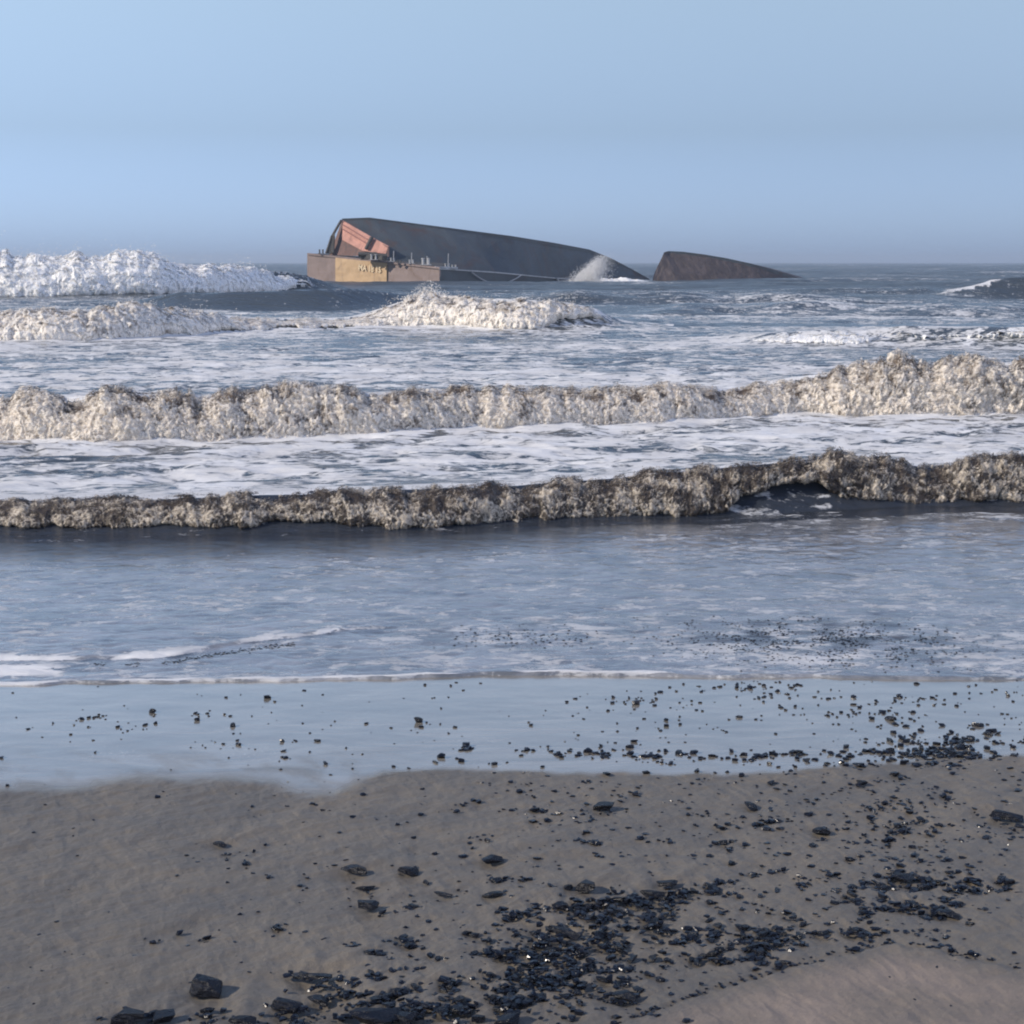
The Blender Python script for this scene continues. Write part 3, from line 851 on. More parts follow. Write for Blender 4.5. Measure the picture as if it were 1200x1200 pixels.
def proto(seed, nsub=0):
    """angular broken lump: cut planes on a small subdivided box"""
    r = random.Random(seed)
    import bmesh
    bm = bmesh.new()
    bmesh.ops.create_cube(bm, size=2.0)
    cuts = 9
    for _ in range(cuts):
        n = Vector((r.gauss(0, 1), r.gauss(0, 1), r.gauss(0, 1) * 0.9)).normalized()
        d = r.uniform(0.68, 0.98)
        geom = bm.verts[:] + bm.edges[:] + bm.faces[:]
        res = bmesh.ops.bisect_plane(bm, geom=geom, plane_co=n * d, plane_no=n, clear_outer=True)
        ed = [e for e in res['geom_cut'] if isinstance(e, bmesh.types.BMEdge)]
        if len(ed) > 2:
            try: bmesh.ops.contextual_create(bm, geom=ed)
            except Exception: pass
    if nsub:
        bmesh.ops.bevel(bm, geom=bm.edges[:], offset=0.06, segments=1, affect='EDGES', clamp_overlap=True)
        bmesh.ops.triangulate(bm, faces=bm.faces[:])
        bmesh.ops.subdivide_edges(bm, edges=[e for e in bm.edges if e.calc_length() > 0.35], cuts=2, use_grid_fill=True)
        for v in bm.verts:
            c = v.co * 1.6
            from mathutils import noise as mn
            v.co += v.co.normalized() * (0.05 * mn.noise(c + Vector((seed * 3.1, 0, 0))) + 0.03 * mn.noise(c * 3 + Vector((0, seed, 0))))
    bmesh.ops.triangulate(bm, faces=bm.faces[:])
    bmesh.ops.recalc_face_normals(bm, faces=bm.faces[:])
    bm.verts.ensure_lookup_table()
    # rest on z = 0 a bit sunk
    zmin = min(v.co.z for v in bm.verts)
    co = np.array([v.co[:] for v in bm.verts]); co[:, 2] -= zmin
    co[:, :2] /= max(np.ptp(co[:, 0]), np.ptp(co[:, 1])); co[:, 2] /= np.ptp(co[:, 2])
    tri = np.array([[v.index for v in f.verts] for f in bm.faces])
    bm.free()
    return co, tri

PROTO_HI = [proto(100 + i, 1) for i in range(10)]
PROTO_LO = [proto(200 + i, 0) for i in range(12)]
ME_HI = []
for co, tri in PROTO_HI + PROTO_LO:
    m_ = raw_mesh("coal_lump", co, tri, 3); m_.materials.append(M_COAL); ME_HI.append(m_)

lumps.sort(key=lambda q: -q[2])
n_ind = 300 - len(NAMED)
placed = []
rs = np.random.default_rng(5)
TXT = {
 'main': ("small shiny black coal piece in the dense main pile right of centre", "coal pieces in the main pile"),
 'right': ("small black coal piece in the loose pile near the right edge", "coal pieces in the right pile"),
 'lowright': ("small black coal piece strewn between the main pile and the right pile", "coal pieces between the two piles"),
 'bottom': ("black coal piece in the clusters at the beach's near edge, left of the main pile", "coal pieces in the bottom clusters"),
 'film': ("small black coal piece standing in the shiny film of water", "coal pieces in the water film"),
 'bare': ("small black coal piece scattered on open brown sand", "coal pieces scattered on open sand"),
 'step': ("small coal crumb on the low sand step at lower right", "coal crumbs on the sand step"),
}
def put(mesh, px, py, w, h, label, group, sunk=0.12, swash=False):
    P = on_sand(px, py - 0.25 * h)
    dist = math.hypot(P[1], CAMZ)
    k = dist / FPX
    o = bpy.data.objects.new("coal_lump", mesh)
    C.objects.link(o)
    W = w * k; Hh = max(h * k * 0.66, 0.14 * W)
    base = P[2] + (0.03 if swash else 0.0)
    o.location = (P[0], P[1], base - sunk * Hh)
    o.rotation_euler = (rs.uniform(-0.12, 0.12), rs.uniform(-0.12, 0.12), rs.uniform(-0.5, 0.5) if w > 18 else rs.uniform(0, 6.28))
    o.scale = (W, min(W * rs.uniform(0.6, 0.85), Hh * 1.6), Hh)
    tag(o, label, "coal lump", group)
    placed.append((P[0], P[1], W))
    return o
for i, (px, py, w, h, lab) in enumerate(NAMED):
    put(ME_HI[i % 10], px, py, w, h, lab, "coal lumps washed up on the beach", swash=(py < 790))
def place_words(zone, px, py):
    if zone == 'main':
        v = 'at the top of' if py < 1085 else ('in the middle of' if py < 1130 else 'at the foot of')
        h_ = 'the left flank of' if px < 630 else ('the crowded core of' if px < 690 else 'the thinning right side of')
        return f"shiny coal piece {v} {h_} the main pile", f"coal pieces {v} {h_} the main pile"
    if zone == 'bottom':
        a = ('near the craggy lump at far left' if px < 250 else 'beside the biggest lump' if px < 440 else
             'between the biggest lump and the main pile' if px < 590 else 'below the main pile')
        v = 'upper' if py < 1165 else 'lower'
        return f"coal piece in the {v} bottom clusters, {a}", f"coal pieces in the {v} bottom clusters {a}"
    if zone == 'right':
        v = 'left half' if px < 1060 else 'right half'; h_ = 'upper' if py < 1050 else 'lower'
        return f"coal piece in the {h_} {v} of the loose pile near the right edge", f"coal pieces in the {h_} {v} of the right pile"
    if zone == 'lowright':
        v = 'nearer the main pile' if px < 870 else 'nearer the right pile'; h_ = 'above' if py < 1085 else 'just above the pale sand step,'
        if py < 1085: return f"black coal piece strewn on open sand between the two piles, {v}", f"coal pieces between the two piles, {v}"
        return f"coal piece in the band just above the pale sand step, {v}", f"coal pieces in the low band, {v}"
    if zone == 'film':
        v = 'left of centre' if px < 600 else 'in the middle' if px < 850 else 'in the dense line towards the right'
        return f"coal piece in the shiny film of water, {v}", f"coal pieces in the water film {v}"
    if zone == 'bare':
        v = 'left of the main pile' if px < 600 else 'above the main pile' if px < 850 else 'above the right pile'
        return f"small black coal piece on open brown sand, {v}", f"coal pieces on open sand {v}"
    return TXT[zone]
for i, (px, py, s, zone) in enumerate(lumps[:n_ind]):
    lab, g = place_words(zone, px, py)
    put(ME_HI[(i * 7) % 22], px, py, s, s * rs.uniform(0.4, 0.72), lab, g)
cos, tris, off = [], [], 0
for i, (px, py, s, zone) in enumerate(lumps[n_ind:]):
    P = on_sand(px, py - 0.2 * s)
    k = math.hypot(P[1], CAMZ) / FPX
    co, tri = PROTO_LO[i % 12]
    W = s * k; Hh = W * rs.uniform(0.28, 0.6)
    a = rs.uniform(0, 6.28)
    ca, sa = math.cos(a), math.sin(a)
    q = co * np.array([W, W * rs.uniform(0.55, 1.0), Hh])
    lift = W * rs.uniform(0, 0.5) if zone == 'main' else 0
    q = np.stack([q[:, 0] * ca - q[:, 1] * sa + P[0], q[:, 0] * sa + q[:, 1] * ca + P[1], q[:, 2] + P[2] - 0.12 * Hh + lift], -1)
    cos.append(q); tris.append(tri + off); off += len(q)
    if s > 5: placed.append((P[0], P[1], W))
# coal crumbs afloat in the swash: a slick at right centre and a thin line along the small bore
slick = []
while len(slick) < 1100:
    px, py = rs.normal(965, 95), rs.normal(752, 13)
    if abs(px - 965) > 240 or not 722 < py < 790: continue
    if perlin2(np.array(px / 40.0), np.array(py / 6.0), 121) + rs.normal(0, 0.25) > 0.0: slick.append((px, py + 0.03 * (px - 965)))
for _ in range(160): slick.append((rs.normal(610, 50), rs.normal(746, 6)))
for px in np.arange(95, 345, 1.1):
    if perlin2(np.array(px / 18.0), np.array(3.3), 123) > -0.15:
        slick.append((px, float(poly(px, [(60, 779), (180, 778), (215, 773), (250, 766), (300, 758), (345, 753)])) + rs.normal(0, 1.3)))
for i, (px, py) in enumerate(slick):
    x, dy, dz = ray(px, py); t = (CAMZ - 0.03) / -dz
    P = np.array([x * t, dy * t, 0.0]); k = math.hypot(P[1], CAMZ) / FPX
    zz = sea_height(P[0], P[1])
    co, tri = PROTO_LO[i % 12]
    W = k * rs.uniform(1.2, 3.2); a = rs.uniform(0, 6.28); ca, sa = math.cos(a), math.sin(a)
    q = co * np.array([W, W * rs.uniform(0.5, 1.0), W * 0.3])
    q = np.stack([q[:, 0] * ca - q[:, 1] * sa + P[0], q[:, 0] * sa + q[:, 1] * ca + P[1], q[:, 2] + zz - 0.05 * W], -1)
    cos.append(q); tris.append(tri + off); off += len(q)
me = raw_mesh("coal_gravel", np.concatenate(cos), np.concatenate(tris), 3)
o = link("coal_gravel", me, M_COAL)
tag(o, "thousands of tiny black coal crumbs strewn over the wet sand", "coal gravel", kind="stuff")

# scour: a shallow dish in front of each lump on open sand and a short tail towards the sea
for (x, y, w) in placed[:700]:
    i0, i1 = np.searchsorted(brow, [y - 2.5 * w, y + 5 * w]); j0, j1 = np.searchsorted(bcol, [(x - 4 * w) / y, (x + 4 * w) / y])
    if i1 <= i0 or j1 <= j0: continue
    sx_ = BX[i0:i1, j0:j1] - x; sy2 = BY[i0:i1, j0:j1] - y
    on = onsand[i0:i1, j0:j1]
    r2 = (sx_ / (0.9 * w)) ** 2 + ((sy2 + 0.2 * w) / (0.9 * w)) ** 2
    tail = np.exp(-((np.abs(sx_ - 0.25 * sy2) - 0.35 * sy2.clip(0)) / (0.35 * w)) ** 2) * smooth(0, 0.8 * w, sy2) * smooth(5 * w, 1.5 * w, sy2)
    BZ[i0:i1, j0:j1] += on * (-0.16 * w * np.exp(-r2) + 0.05 * w * tail)
me = grid_mesh("beach", BX, BY, BZ, dict(wet=wet, dry=np.clip(dry, 0, 1), fleck=fleck))
beach = link("beach", me, M_SAND)
tag(beach, "brown wet sand beach with a shiny film of water along its upper edge", "beach", kind="structure")

# ------------------------------------------------------------------ wrecked barge
M_HULL = mat_simple("dark_hull_steel", (0.060, 0.072, 0.082), 0.6, 0.3, 0.12, rust=(0.080, 0.054, 0.048), rust_amt=0.55)
M_RUST = mat_simple("rusty_brown_steel", (0.072, 0.058, 0.060), 0.75, 0.35, 0.3, rust=(0.055, 0.045, 0.048), rust_amt=0.6)
M_STERN = mat_simple("weathered_transom_steel", (0.235, 0.180, 0.165), 0.7, 0.2, 0.4, rust=(0.17, 0.115, 0.09), rust_amt=0.4)
M_YEL = mat_simple("faded_yellow_paint", (0.50, 0.34, 0.19), 0.6, 0.15, 0.5, rust=(0.30, 0.20, 0.13), rust_amt=0.3)
M_PINK = mat_simple("pink_primer_panel", (0.50, 0.25, 0.19), 0.7, 0.25, 0.5, rust=(0.26, 0.12, 0.10), rust_amt=0.7)
M_RUSTPINK = mat_simple("rusty_pink", (0.28, 0.13, 0.115), 0.8, 0.2, 0.5)
M_ENDW = mat_simple("rusty_end_wall", (0.17, 0.10, 0.085), 0.8, 0.3, 0.4, rust=(0.08, 0.06, 0.058), rust_amt=0.6)
M_LETTER = mat_simple("pale_lettering", (0.74, 0.60, 0.40), 0.6, 0.1, 0.5)
M_LIGHT = mat_simple("pale_weathered_steel", (0.42, 0.42, 0.42), 0.6, 0.2, 1.0)
M_DECK = mat_simple("grimy_deck_steel", (0.07, 0.066, 0.062), 0.8, 0.3, 0.6)

import bmesh
def quad_patch(name, mat, parent, bottom, top, nu=40, nv=10, thick=0.35, dent=0.12, rib=0.0, back=Vector((0.3, 1, 0)), seed=1):
    """curved plate between two 3-D edge curves, with real thickness"""
    def samp(pts, n):
        P = np.array([p[:] for p in pts]); d = np.r_[0, np.cumsum(np.linalg.norm(np.diff(P, axis=0), axis=1))]
        tt = np.linspace(0, d[-1], n)
        return np.stack([np.interp(tt, d, P[:, k]) for k in range(3)], -1)
    B, Tp = samp(bottom, nu), samp(top, nu)
    v = np.linspace(0, 1, nv)[:, None, None]
    G = B[None] * (1 - v) + Tp[None] * v
    bk = np.array(back.normalized()[:])
    uu, vv = np.meshgrid(np.linspace(0, nu / 4.0, nu), np.linspace(0, nv / 3.0, nv))
    d = dent * fbm2(uu, vv, 3, seed)
    if rib: d = d + rib * (np.arange(nu)[None] % 4 == 0) * np.ones((nv, 1))
    F = G + d[..., None] * bk
    Bk = G + (thick) * bk
    n = nu * nv
    co = np.concatenate([F.reshape(-1, 3), Bk.reshape(-1, 3)])
    idx = np.arange(n).reshape(nv, nu)
    q = np.stack([idx[:-1, :-1], idx[:-1, 1:], idx[1:, 1:], idx[1:, :-1]], -1).reshape(-1, 4)
    qb = q[:, ::-1] + n
    rim = []
    def strip(a, b2):
        for i in range(len(a) - 1): rim.append([a[i], b2[i], b2[i + 1], a[i + 1]])
    strip(idx[0], idx[0] + n); strip(idx[-1][::-1], idx[-1][::-1] + n)
    strip(idx[::-1, 0], idx[::-1, 0] + n); strip(idx[:, -1], idx[:, -1] + n)
    me = raw_mesh(name, co, np.concatenate([q, qb, np.array(rim)]), 4, smooth_shade=False)
    return link(name, me, mat, parent)

def box_between(name, mat, parent, a, b, w, h=None):
    """beam from a to b"""
    h = h or w
    a, b = Vector(a), Vector(b)
    d = b - a; L = d.length
    bm = bmesh.new(); bmesh.ops.create_cube(bm, size=1.0)
    bmesh.ops.scale(bm, vec=(w, h, L), verts=bm.verts)
    bmesh.ops.bevel(bm, geom=bm.edges[:], offset=min(w, h) * 0.12, segments=1, affect='EDGES')
    q = d.to_track_quat('Z', 'Y')
    bmesh.ops.transform(bm, matrix=Matrix.Translation((a + b) / 2) @ q.to_matrix().to_4x4(), verts=bm.verts)
    me = bpy.data.meshes.new(name); bm.to_mesh(me); bm.free()
    return link(name, me, mat, parent)

def bollard(parent, p, s, mat):
    """pair of posts with caps on a base plate"""
    bm = bmesh.new()
    def cyl(r, z0, z1, x):
        bmesh.ops.create_cone(bm, cap_ends=True, segments=12, radius1=r, radius2=r, depth=z1 - z0,
                              matrix=Matrix.Translation((p[0] + x, p[1], p[2] + (z0 + z1) / 2)))
    for x in (-0.45 * s, 0.45 * s):
        cyl(0.20 * s, 0, 0.95 * s, x); cyl(0.28 * s, 0.95 * s, 1.1 * s, x)
    bmesh.ops.create_cube(bm, size=1.0, matrix=Matrix.Translation((p[0], p[1], p[2] + 0.05 * s)) @ Matrix.Diagonal((1.8 * s, 0.8 * s, 0.1 * s, 1)))
    me = bpy.data.meshes.new("bollard"); bm.to_mesh(me); bm.free()
    return link("bollard", me, mat, parent)

def rope(name, mat, parent, pts, r):
    cu = []
    pts = [Vector(p) for p in pts]
    vs, fs = [], []
    for i, p in enumerate(pts):
        d = (pts[min(i + 1, len(pts) - 1)] - pts[max(i - 1, 0)]).normalized()
        a = d.cross(Vector((0, 0, 1))).normalized(); b_ = d.cross(a)
        for k in range(6):
            t = k * math.pi / 3
            vs.append((p + a * r * math.cos(t) + b_ * r * math.sin(t))[:])
    for i in range(len(pts) - 1):
        for k in range(6):
            fs.append([i * 6 + k, i * 6 + (k + 1) % 6, (i + 1) * 6 + (k + 1) % 6, (i + 1) * 6 + k])
    return link(name, raw_mesh(name, vs, np.array(fs), 4, smooth_shade=True), mat, parent)

barge = bpy.data.objects.new("wrecked_barge", None); C.objects.link(barge)
tag(barge, "long wrecked barge lying tilted in the surf, with yellow stern panel and dark hull", "barge")
YR, YL = 262.0, 278.0            # near stern corner, far stern corner
def YS(px): return YR + (px - 515) / (360 - 515) * (YL - YR)          # along the stern
def YH(px): return YR + (px - 515) * (322 - YR) / (762 - 515)          # along the side
# stern (transom) in three painted fields
def stern_top(px): return float(poly(px, [(360,296.5),(515,313)]))
def stern_bot(px): return float(poly(px, [(360,334),(393,336),(515,342)]))
def stern_piece(name, mat, a, b, proud=0.0, t=0.0, bt=None):
    xs = np.linspace(a, b, 8)
    bot = [at(x, stern_bot(x) if bt is None else float(poly(x, bt)), YS(x) - proud) for x in xs]
    top = [at(x, stern_top(x) + t, YS(x) - proud) for x in xs]
    return quad_patch(name, mat, barge, bot, top, 24, 8, 0.5, 0.08, 0.0, Vector((0.5, 1, 0)), 3)
stern_piece("transom", M_STERN, 360, 515)
yel = stern_piece("painted_panel", M_YEL, 393, 453, 0.35, 2.0, [(393, 331), (453, 338)])
stern_piece("rubbing_strake", M_STERN, 360, 515, 0.28, 0.2, [(360, 298.6), (515, 315.4)])
# lettering on the yellow panel
fc = bpy.data.curves.new("lettering", 'FONT'); fc.body = "MA 18 15"; fc.size = 1.7; fc.extrude = 0.02; fc.offset = 0.03; fc.align_x = 'CENTER'
fo = bpy.data.objects.new("lettering", fc); C.objects.link(fo)
dg = bpy.context.evaluated_depsgraph_get()
tm = bpy.data.meshes.new_from_object(fo.evaluated_get(dg)); bpy.data.objects.remove(fo)
a_ = at(420, 316.6, YS(420) - 0.62); b_ = at(446, 319.6, YS(446) - 0.62)
xd = (b_ - a_).normalized(); upv = (Vector((0, 0, 1)) - xd * xd.z).normalized(); nn_ = xd.cross(upv)
Mx = Matrix((( xd.x, upv.x, nn_.x), (xd.y, upv.y, nn_.y), (xd.z, upv.z, nn_.z))).to_4x4()
sc_ = (b_ - a_).length / max(1e-3, (max(v.co.x for v in tm.vertices) - min(v.co.x for v in tm.vertices)))
tm.transform(Matrix.Translation((a_ + b_) / 2 - upv * 0.35 * 0) @ Mx @ Matrix.Diagonal((sc_, sc_ * 1.15, 1, 1)))
link("lettering", tm, M_LETTER, yel)
# deck behind the stern, up to the slab and along the side
deck_front = [at(x, stern_top(x) + 0.3, YS(x) + 0.2) for x in np.linspace(361, 515, 10)]
deck_back = [at(385 + (x - 361) * 0.9, float(poly(x, [(361, 297.5), (515, 309)])), YS(x) + 12) for x in np.linspace(361, 515, 10)]
quad_patch("deck", M_DECK, barge, deck_front, deck_back, 16, 4, 0.3, 0.02, 0, Vector((0, 0, -1)), 8)
# side of the hull under the slab
xs = np.linspace(515, 762, 24)
quad_patch("hull_side", M_HULL, barge,
           [at(x, float(poly(x, [(515, 343), (762, 336)])), YH(x)) for x in xs],
           [at(x, float(poly(x, [(515, 313.5), (580, 318.5), (650, 325.5), (700, 328), (762, 331)])), YH(x)) for x in xs], 48, 6, 0.6, 0.10, 0, Vector((-0.4, 1, 0)), 9)
quad_patch("deck_edge", M_LIGHT, barge,
           [at(x, float(poly(x, [(515, 315.6), (580, 319.9), (650, 326.5), (700, 329.0), (740, 330.5)])), YH(x) - 0.35) for x in np.linspace(515, 735, 24)],
           [at(x, float(poly(x, [(515, 314.2), (580, 318.4), (650, 325.3), (700, 327.8), (740, 330.0)])), YH(x) - 0.35) for x in np.linspace(515, 735, 24)], 48, 2, 0.3, 0.03, 0, Vector((-0.4, 1, 0)), 9)
# the tall leaning side wall (dark slab)
def YB(px): return float(poly(px, [(386, 281), (453, 274), (515, 274), (580, 282), (650, 300), (762, 323)]))
def YT(px): return float(poly(px, [(401, 284), (433, 284), (520, 286), (600, 292), (650, 303), (690, 312), (740, 321), (764, 323.6)]))
sb = [at(px, py, YB(px)) for px, py in [(453, 303), (480, 309), (515, 316), (580, 318.5), (650, 326), (700, 330), (762, 331)]]
stp = [at(px, py, YT(px)) for px, py, k in [(401, 257, 22), (433, 255.8, 15), (520, 267, 9), (600, 277.5, 7), (650, 285.5, 6), (690, 293, 5), (715, 303, 3), (740, 316, 1.5), (764, 329.5, 0.5)]]
wall = quad_patch("bin_wall", M_HULL, barge, sb, stp, 120, 16, 0.8, 0.22, 0.0, Vector((-0.3, 1, 0.1)), 12)
# coaming along the slab's top edge
quad_patch("top_rail", M_HULL, wall, [p + Vector((0.05, -0.35, -0.55)) for p in stp], [p + Vector((0.05, -0.35, 0.12)) for p in stp], 80, 2, 0.5, 0.03, 0, Vector((0, 1, 0)), 14)
# stiffeners down the slab's face
# end wall: dark triangle and the pink primed panel
P1, P2 = at(401, 257.5, 283.9), at(455, 289.5, 274.2)
e_bl, e_br = at(386, 299, 281), at(455, 301, 273.6)
quad_patch("end_wall", M_ENDW, barge, [e_bl, e_br], [P1, P2], 16, 16, 0.4, 0.05, 0, Vector((0.5, 1, 0)), 15)
EN = (e_br - e_bl).cross(P1 - e_bl).normalized()
if EN.y > 0: EN = -EN
def endpt(px, py, off):
    x, dy, dz = ray(px, py)
    d = Vector((x, dy, dz)); o_ = Vector((0, 0, CAMZ))
    t = (e_bl + EN * off - o_).dot(EN) / d.dot(EN)
    return o_ + d * t
pink = quad_patch("primed_panel", M_PINK, barge, [endpt(401, 281, 0.35), endpt(425, 294, 0.35), endpt(452, 297.5, 0.35)],
                  [endpt(401.5, 258.5, 0.35), endpt(432, 276, 0.35), endpt(455, 288.5, 0.35)], 20, 12, 0.3, 0.06, 0, Vector((0.5, 1, 0)), 16)
for f in (0.30, 0.62):
    a = endpt(402, 258.5 + (275 - 258.5) * f, 0.6); b2 = endpt(432, 276.5 + (293 - 276.5) * f, 0.6)
    box_between("rib", M_RUSTPINK, pink, a, b2, 0.16)
box_between("strut", M_DECK, barge, endpt(436, 278, 0.9), endpt(429, 292, 0.9), 0.55)
# leaning braces at the far left corner
box_between("brace", M_DECK, barge, at(400, 258, 283), at(388, 279, 281), 0.35)
box_between("brace", M_DECK, barge, at(389, 276, 281), at(382, 297, 280), 0.30)
box_between("brace", M_DECK, barge, at(391, 277, 281), at(390, 297, 280), 0.45)
quad_patch("gusset", M_DECK, barge, [at(383, 297, 280), at(388, 298, 280)], [at(389, 276, 281), at(393, 272, 281)], 6, 6, 0.3, 0.02, 0, Vector((0, 1, 0)), 18)
bollard(barge, at(376.5, 297.2, 275.8), 0.62, M_DECK)
# winch housing and gear on the stern deck
def gear(px, py, Y, w, d, h, mat, name):
    p = at(px, py, Y)
    bm = bmesh.new()
    bmesh.ops.create_cube(bm, size=1.0, matrix=Matrix.Translation(p + Vector((0, 0, h / 2 - 0.2))) @ Matrix.Rotation(-0.6, 4, 'Z') @ Matrix.Diagonal((w, d, h, 1)))
    bmesh.ops.bevel(bm, geom=bm.edges[:], offset=0.1, segments=2, affect='EDGES')
    bmesh.ops.create_cone(bm, cap_ends=True, segments=14, radius1=h * 0.42, radius2=h * 0.42, depth=w * 1.25,
                          matrix=Matrix.Translation(p + Vector((0, -0.3, h * 0.75))) @ Matrix.Rotation(math.pi / 2, 4, 'Y'))
    me = bpy.data.meshes.new(name); bm.to_mesh(me); bm.free()
    return link(name, me, mat, barge)
gear(431, 303, 268.5, 2.4, 1.2, 0.9, M_DECK, "winch")
gear(446, 304, 267.5, 1.8, 1.2, 0.8, M_DECK, "winch")
for px, py, Y, s, m in [(460,306.5,266.2,0.55,M_LIGHT),(482,309,265.2,0.6,M_LIGHT),(499,310.5,264.3,1.0,M_LIGHT),(524,313.5,266.2,0.6,M_LIGHT),(532,315,268,0.6,M_LIGHT),(468,308.5,265.5,0.5,M_DECK),(438,304.5,267,0.8,M_LIGHT)]:
    bollard(barge, at(px, py, Y), s, m)
for px, y0, y1 in [(461, 305, 294), (482, 308, 296), (500, 310, 300), (525, 312, 297)]:
    box_between("stanchion", M_LIGHT, barge, at(px, y0, 266), at(px + 0.5, y1, 266), 0.13)
box_between("handrail", M_LIGHT, barge, at(510, 313.2, 262.3), at(536, 314.2, 266), 0.3)
# broken mooring posts near the water at the far end
for px in (739, 746):
    box_between("mooring_post", M_DECK, barge, at(px, 336, 303), at(px + 0.3, 326.5, 303), 0.62)
# slack rope hanging on the side
n = 24
pts = []
for i in range(n):
    f = i / (n - 1); px = 553 + f * 58
    py = 319.3 + f * 3.0 + 11.5 * (1 - (2 * f - 1) ** 2)
    pts.append(at(px, py, YH(px) - 0.8))
rope("rope", M_LIGHT, barge, pts, 0.11)
rope("rope", M_LIGHT, barge, [at(652, 326, YH(652) - 0.8), at(656, 331, YH(656) - 1.0), at(661, 337, YH(661) - 1.4)], 0.16)

# second piece: bow section broken off
bow = bpy.data.objects.new("broken_bow_section", None); C.objects.link(bow)
tag(bow, "dark rusty bow section broken off, sloping into the sea right of the barge", "barge wreck")
fr_b = [at(px, 340, Y) for px, Y in [(764.5, 296), (800, 295), (850, 297), (900, 301), (952, 309)]]
fr_t = [at(px, py, Y) for px, py, Y in [(765, 327, 297), (768, 317, 298), (775, 303, 300), (778, 296.5, 301), (783, 294.8, 302), (800, 295.6, 302), (825, 298.8, 302), (850, 303, 302.5), (880, 309.5, 303), (905, 316.5, 304.5), (925, 322.5, 306.5), (942, 328.5, 308.5), (950, 332, 309)]]
shell = quad_patch("hull_shell", M_RUST, bow, fr_b, fr_t, 110, 18, 12.0, 0.30, 0.0, Vector((0.45, 1, -0.06)), 21)
quad_patch("top_rail", M_HULL, shell, [p + Vector((0.02, -0.3, -0.5)) for p in fr_t[3:]], [p + Vector((0.02, -0.3, 0.1)) for p in fr_t[3:]], 60, 2, 0.6, 0.03, 0, Vector((0, 1, 0)), 22)
for px, t_, b3 in [(800, 297, 334), (826, 301, 334), (852, 305, 334), (880, 312, 335)]:
    pass

# ------------------------------------------------------------------ sea air
bm = bmesh.new(); bmesh.ops.create_cube(bm, size=1.0)
bmesh.ops.transform(bm, matrix=Matrix.Translation((0, 4700, 14)) @ Matrix.Diagonal((34000, 10000, 42, 1)), verts=bm.verts)
hm = bpy.data.meshes.new("haze"); bm.to_mesh(hm); bm.free()
hk = NT("haze_air")
pv = hk.n("ShaderNodeVolumePrincipled")
pv.inputs['Color'].default_value = (0.78, 0.88, 1.0, 1)
pv.inputs['Density'].default_value = 0.00022
pv.inputs['Anisotropy'].default_value = 0.2
hk.l(pv.outputs[0], hk.out.inputs[1])
hz = link("haze", hm, hk.m)
tag(hz, "thin salty haze hanging over the sea", "haze", kind="stuff")

# ------------------------------------------------------------------ white water between the two pieces and the spray plume
def foam_heap(name, label, x0, x1, top, bot, Y, depth, mat, seed):
    nx, nr = int((x1 - x0) / 0.5), 26
    px = np.linspace(x0, x1, nx)
    X = np.zeros((nr, nx)); Yv = X.copy(); Zv = X.copy()
    for i in range(nr):
        q = i / (nr - 1)
        Yv[i] = Y + depth * q
        zt = CAMZ - tan_dep(poly(px, top)) * (Y + depth * 0.5); zb_ = CAMZ - tan_dep(poly(px, bot)) * Y
        Zv[i] = zb_ + (zt - zb_) * math.sin(min(1, q * 1.6) * math.pi / 2) - (0.9 * max(0, q - 0.65))
        X[i] = (px - 600) / FPX * (Yv[i] * CP + (CAMZ - Zv[i]) * SP)
    n_ = np.abs(perlin3(X / 2.0, Yv / 2.0, Zv, seed)) + 0.5 * np.abs(perlin3(X / 0.8, Yv / 0.8, Zv / 0.8, seed + 1))
    env = np.sin(np.linspace(0, 1, nx) * math.pi)[None] ** 0.5
    Zv = Zv + 0.7 * n_ * env - 0.8 * (1 - env)
    tone = 0.7 + 0.5 * (n_ - 0.4)
    me = grid_mesh(name, X, Yv, Zv, dict(tone=tone), smooth_shade=False)
    o = link(name, me, mat); tag(o, label, "surf foam", kind="stuff"); return o
foam_heap("white_water", "white churning water between the barge and the broken bow section", 668, 768,
          [(668, 331), (700, 327.5), (730, 328), (768, 328)], [(668, 334), (700, 333.5), (768, 336)], 288, 6, FM4[0], 71)

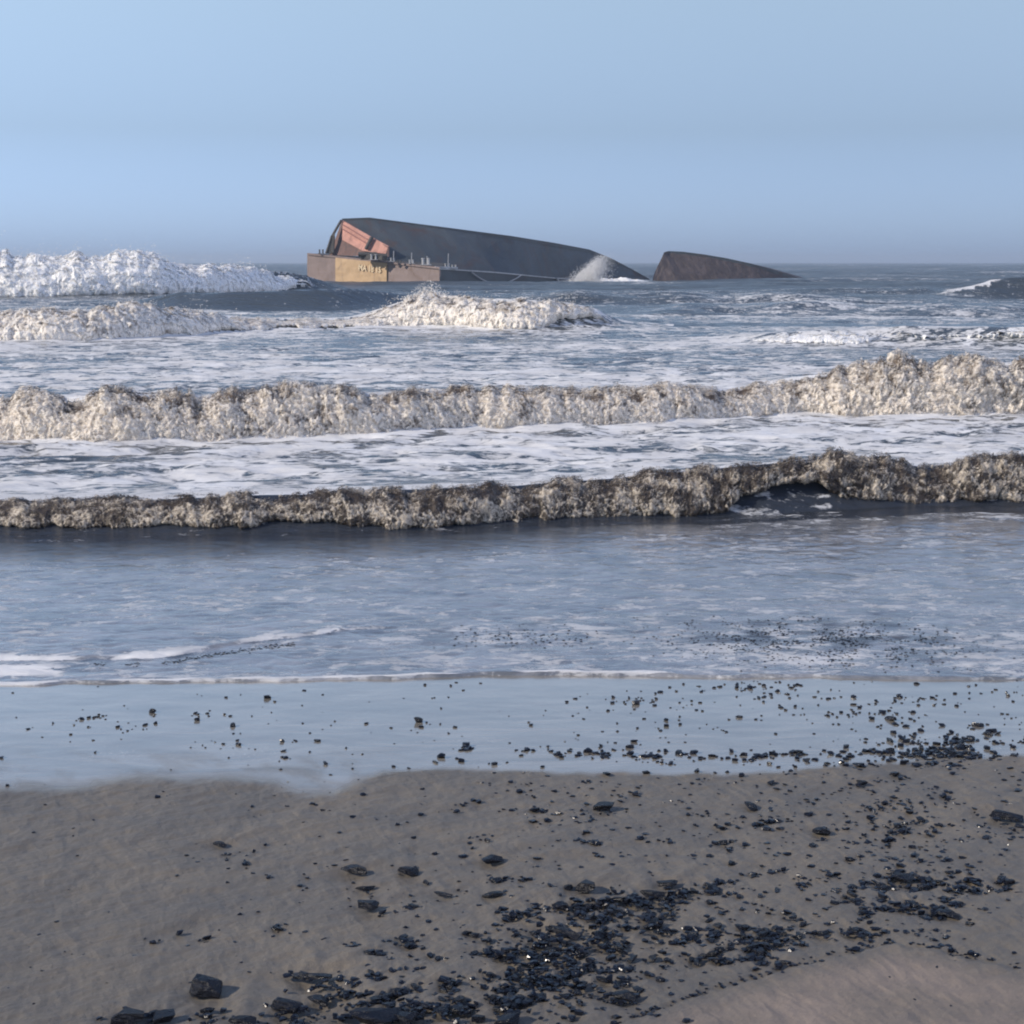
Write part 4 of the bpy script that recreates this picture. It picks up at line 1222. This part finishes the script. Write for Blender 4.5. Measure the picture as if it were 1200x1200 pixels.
def plume(name, label, n, gen, mat, seed):
    r = np.random.default_rng(seed)
    P, R = gen(r, n)
    v, f = bits(P, R, seed)
    me = raw_mesh(name, v, f, 3, dict(tone=np.repeat(r.uniform(0.5, 1.2, n), 6)))
    o = link(name, me, mat); tag(o, label, "spray", kind="stuff"); return o
def gen_plume(r, n):
    h = r.beta(1.0, 1.9, n)                      # 0 foot .. 1 tip
    cx = 683 + 22 * h + r.normal(0, 1, n) * (7.0 * (1 - h) ** 0.8 + 2.0) + np.where(r.random(n) < 0.35, r.uniform(0, 16, n), 0)
    py = 331 - 33 * h - r.exponential(1.0, n)
    Y = 284 + r.normal(0, 1.5, n)
    P = np.array([at(a, b4, c)[:] for a, b4, c in zip(cx, py, Y)])
    return P, r.uniform(0.02, 0.065, n) * (1.2 - 0.6 * h)
plume("spray_plume", "white spray bursting up against the barge's low right end", 10000, gen_plume, FM4[0], 81)
def gen_mist(r, n):
    cx = 503 + r.normal(0, 14, n); h = r.exponential(0.30, n).clip(0, 1.3)
    py = 351 - 16 * h * np.exp(-((cx - 503) / 22) ** 2) - r.exponential(0.8, n)
    Y = 97 + r.normal(0, 0.5, n)
    P = np.array([at(a, b4, c)[:] for a, b4, c in zip(cx, py, Y)])
    return P, r.uniform(0.012, 0.035, n)
plume("spray_crest", "pale spray thrown up from the crest in front of the barge's stern", 2500, gen_mist, FM3[0], 83)

# drifting mist inside the burst of spray
bm = bmesh.new()
bmesh.ops.create_icosphere(bm, subdivisions=3, radius=1.0)
foot, tip = at(682, 333, 286), at(706, 299, 286)
for v in bm.verts:
    h = (v.co.z + 1) / 2
    c = foot.lerp(tip, h)
    wdt = 2.3 * (1 - h) ** 0.6 + 0.5
    v.co = Vector((c.x + v.co.x * wdt + 0.6 * h, c.y + v.co.y * 1.6, c.z))
mm = bpy.data.meshes.new("spray_mist"); bm.to_mesh(mm); bm.free()
mk_ = NT("spray_mist")
nz = mk_.noise(mk_.coords((1, 1, 0.6)), 0.9, 4, 0.6)
vol = mk_.n("ShaderNodeVolumePrincipled")
vol.inputs['Color'].default_value = (0.97, 0.98, 1, 1)
mk_.l(mk_.remap(nz, 0.40, 0.65, 0.0, 1.5), vol.inputs['Density'])
mk_.l(vol.outputs[0], mk_.out.inputs[1])
tag(link("spray_mist", mm, mk_.m), "thin white mist around the spray at the barge's low right end", "spray", kind="stuff")
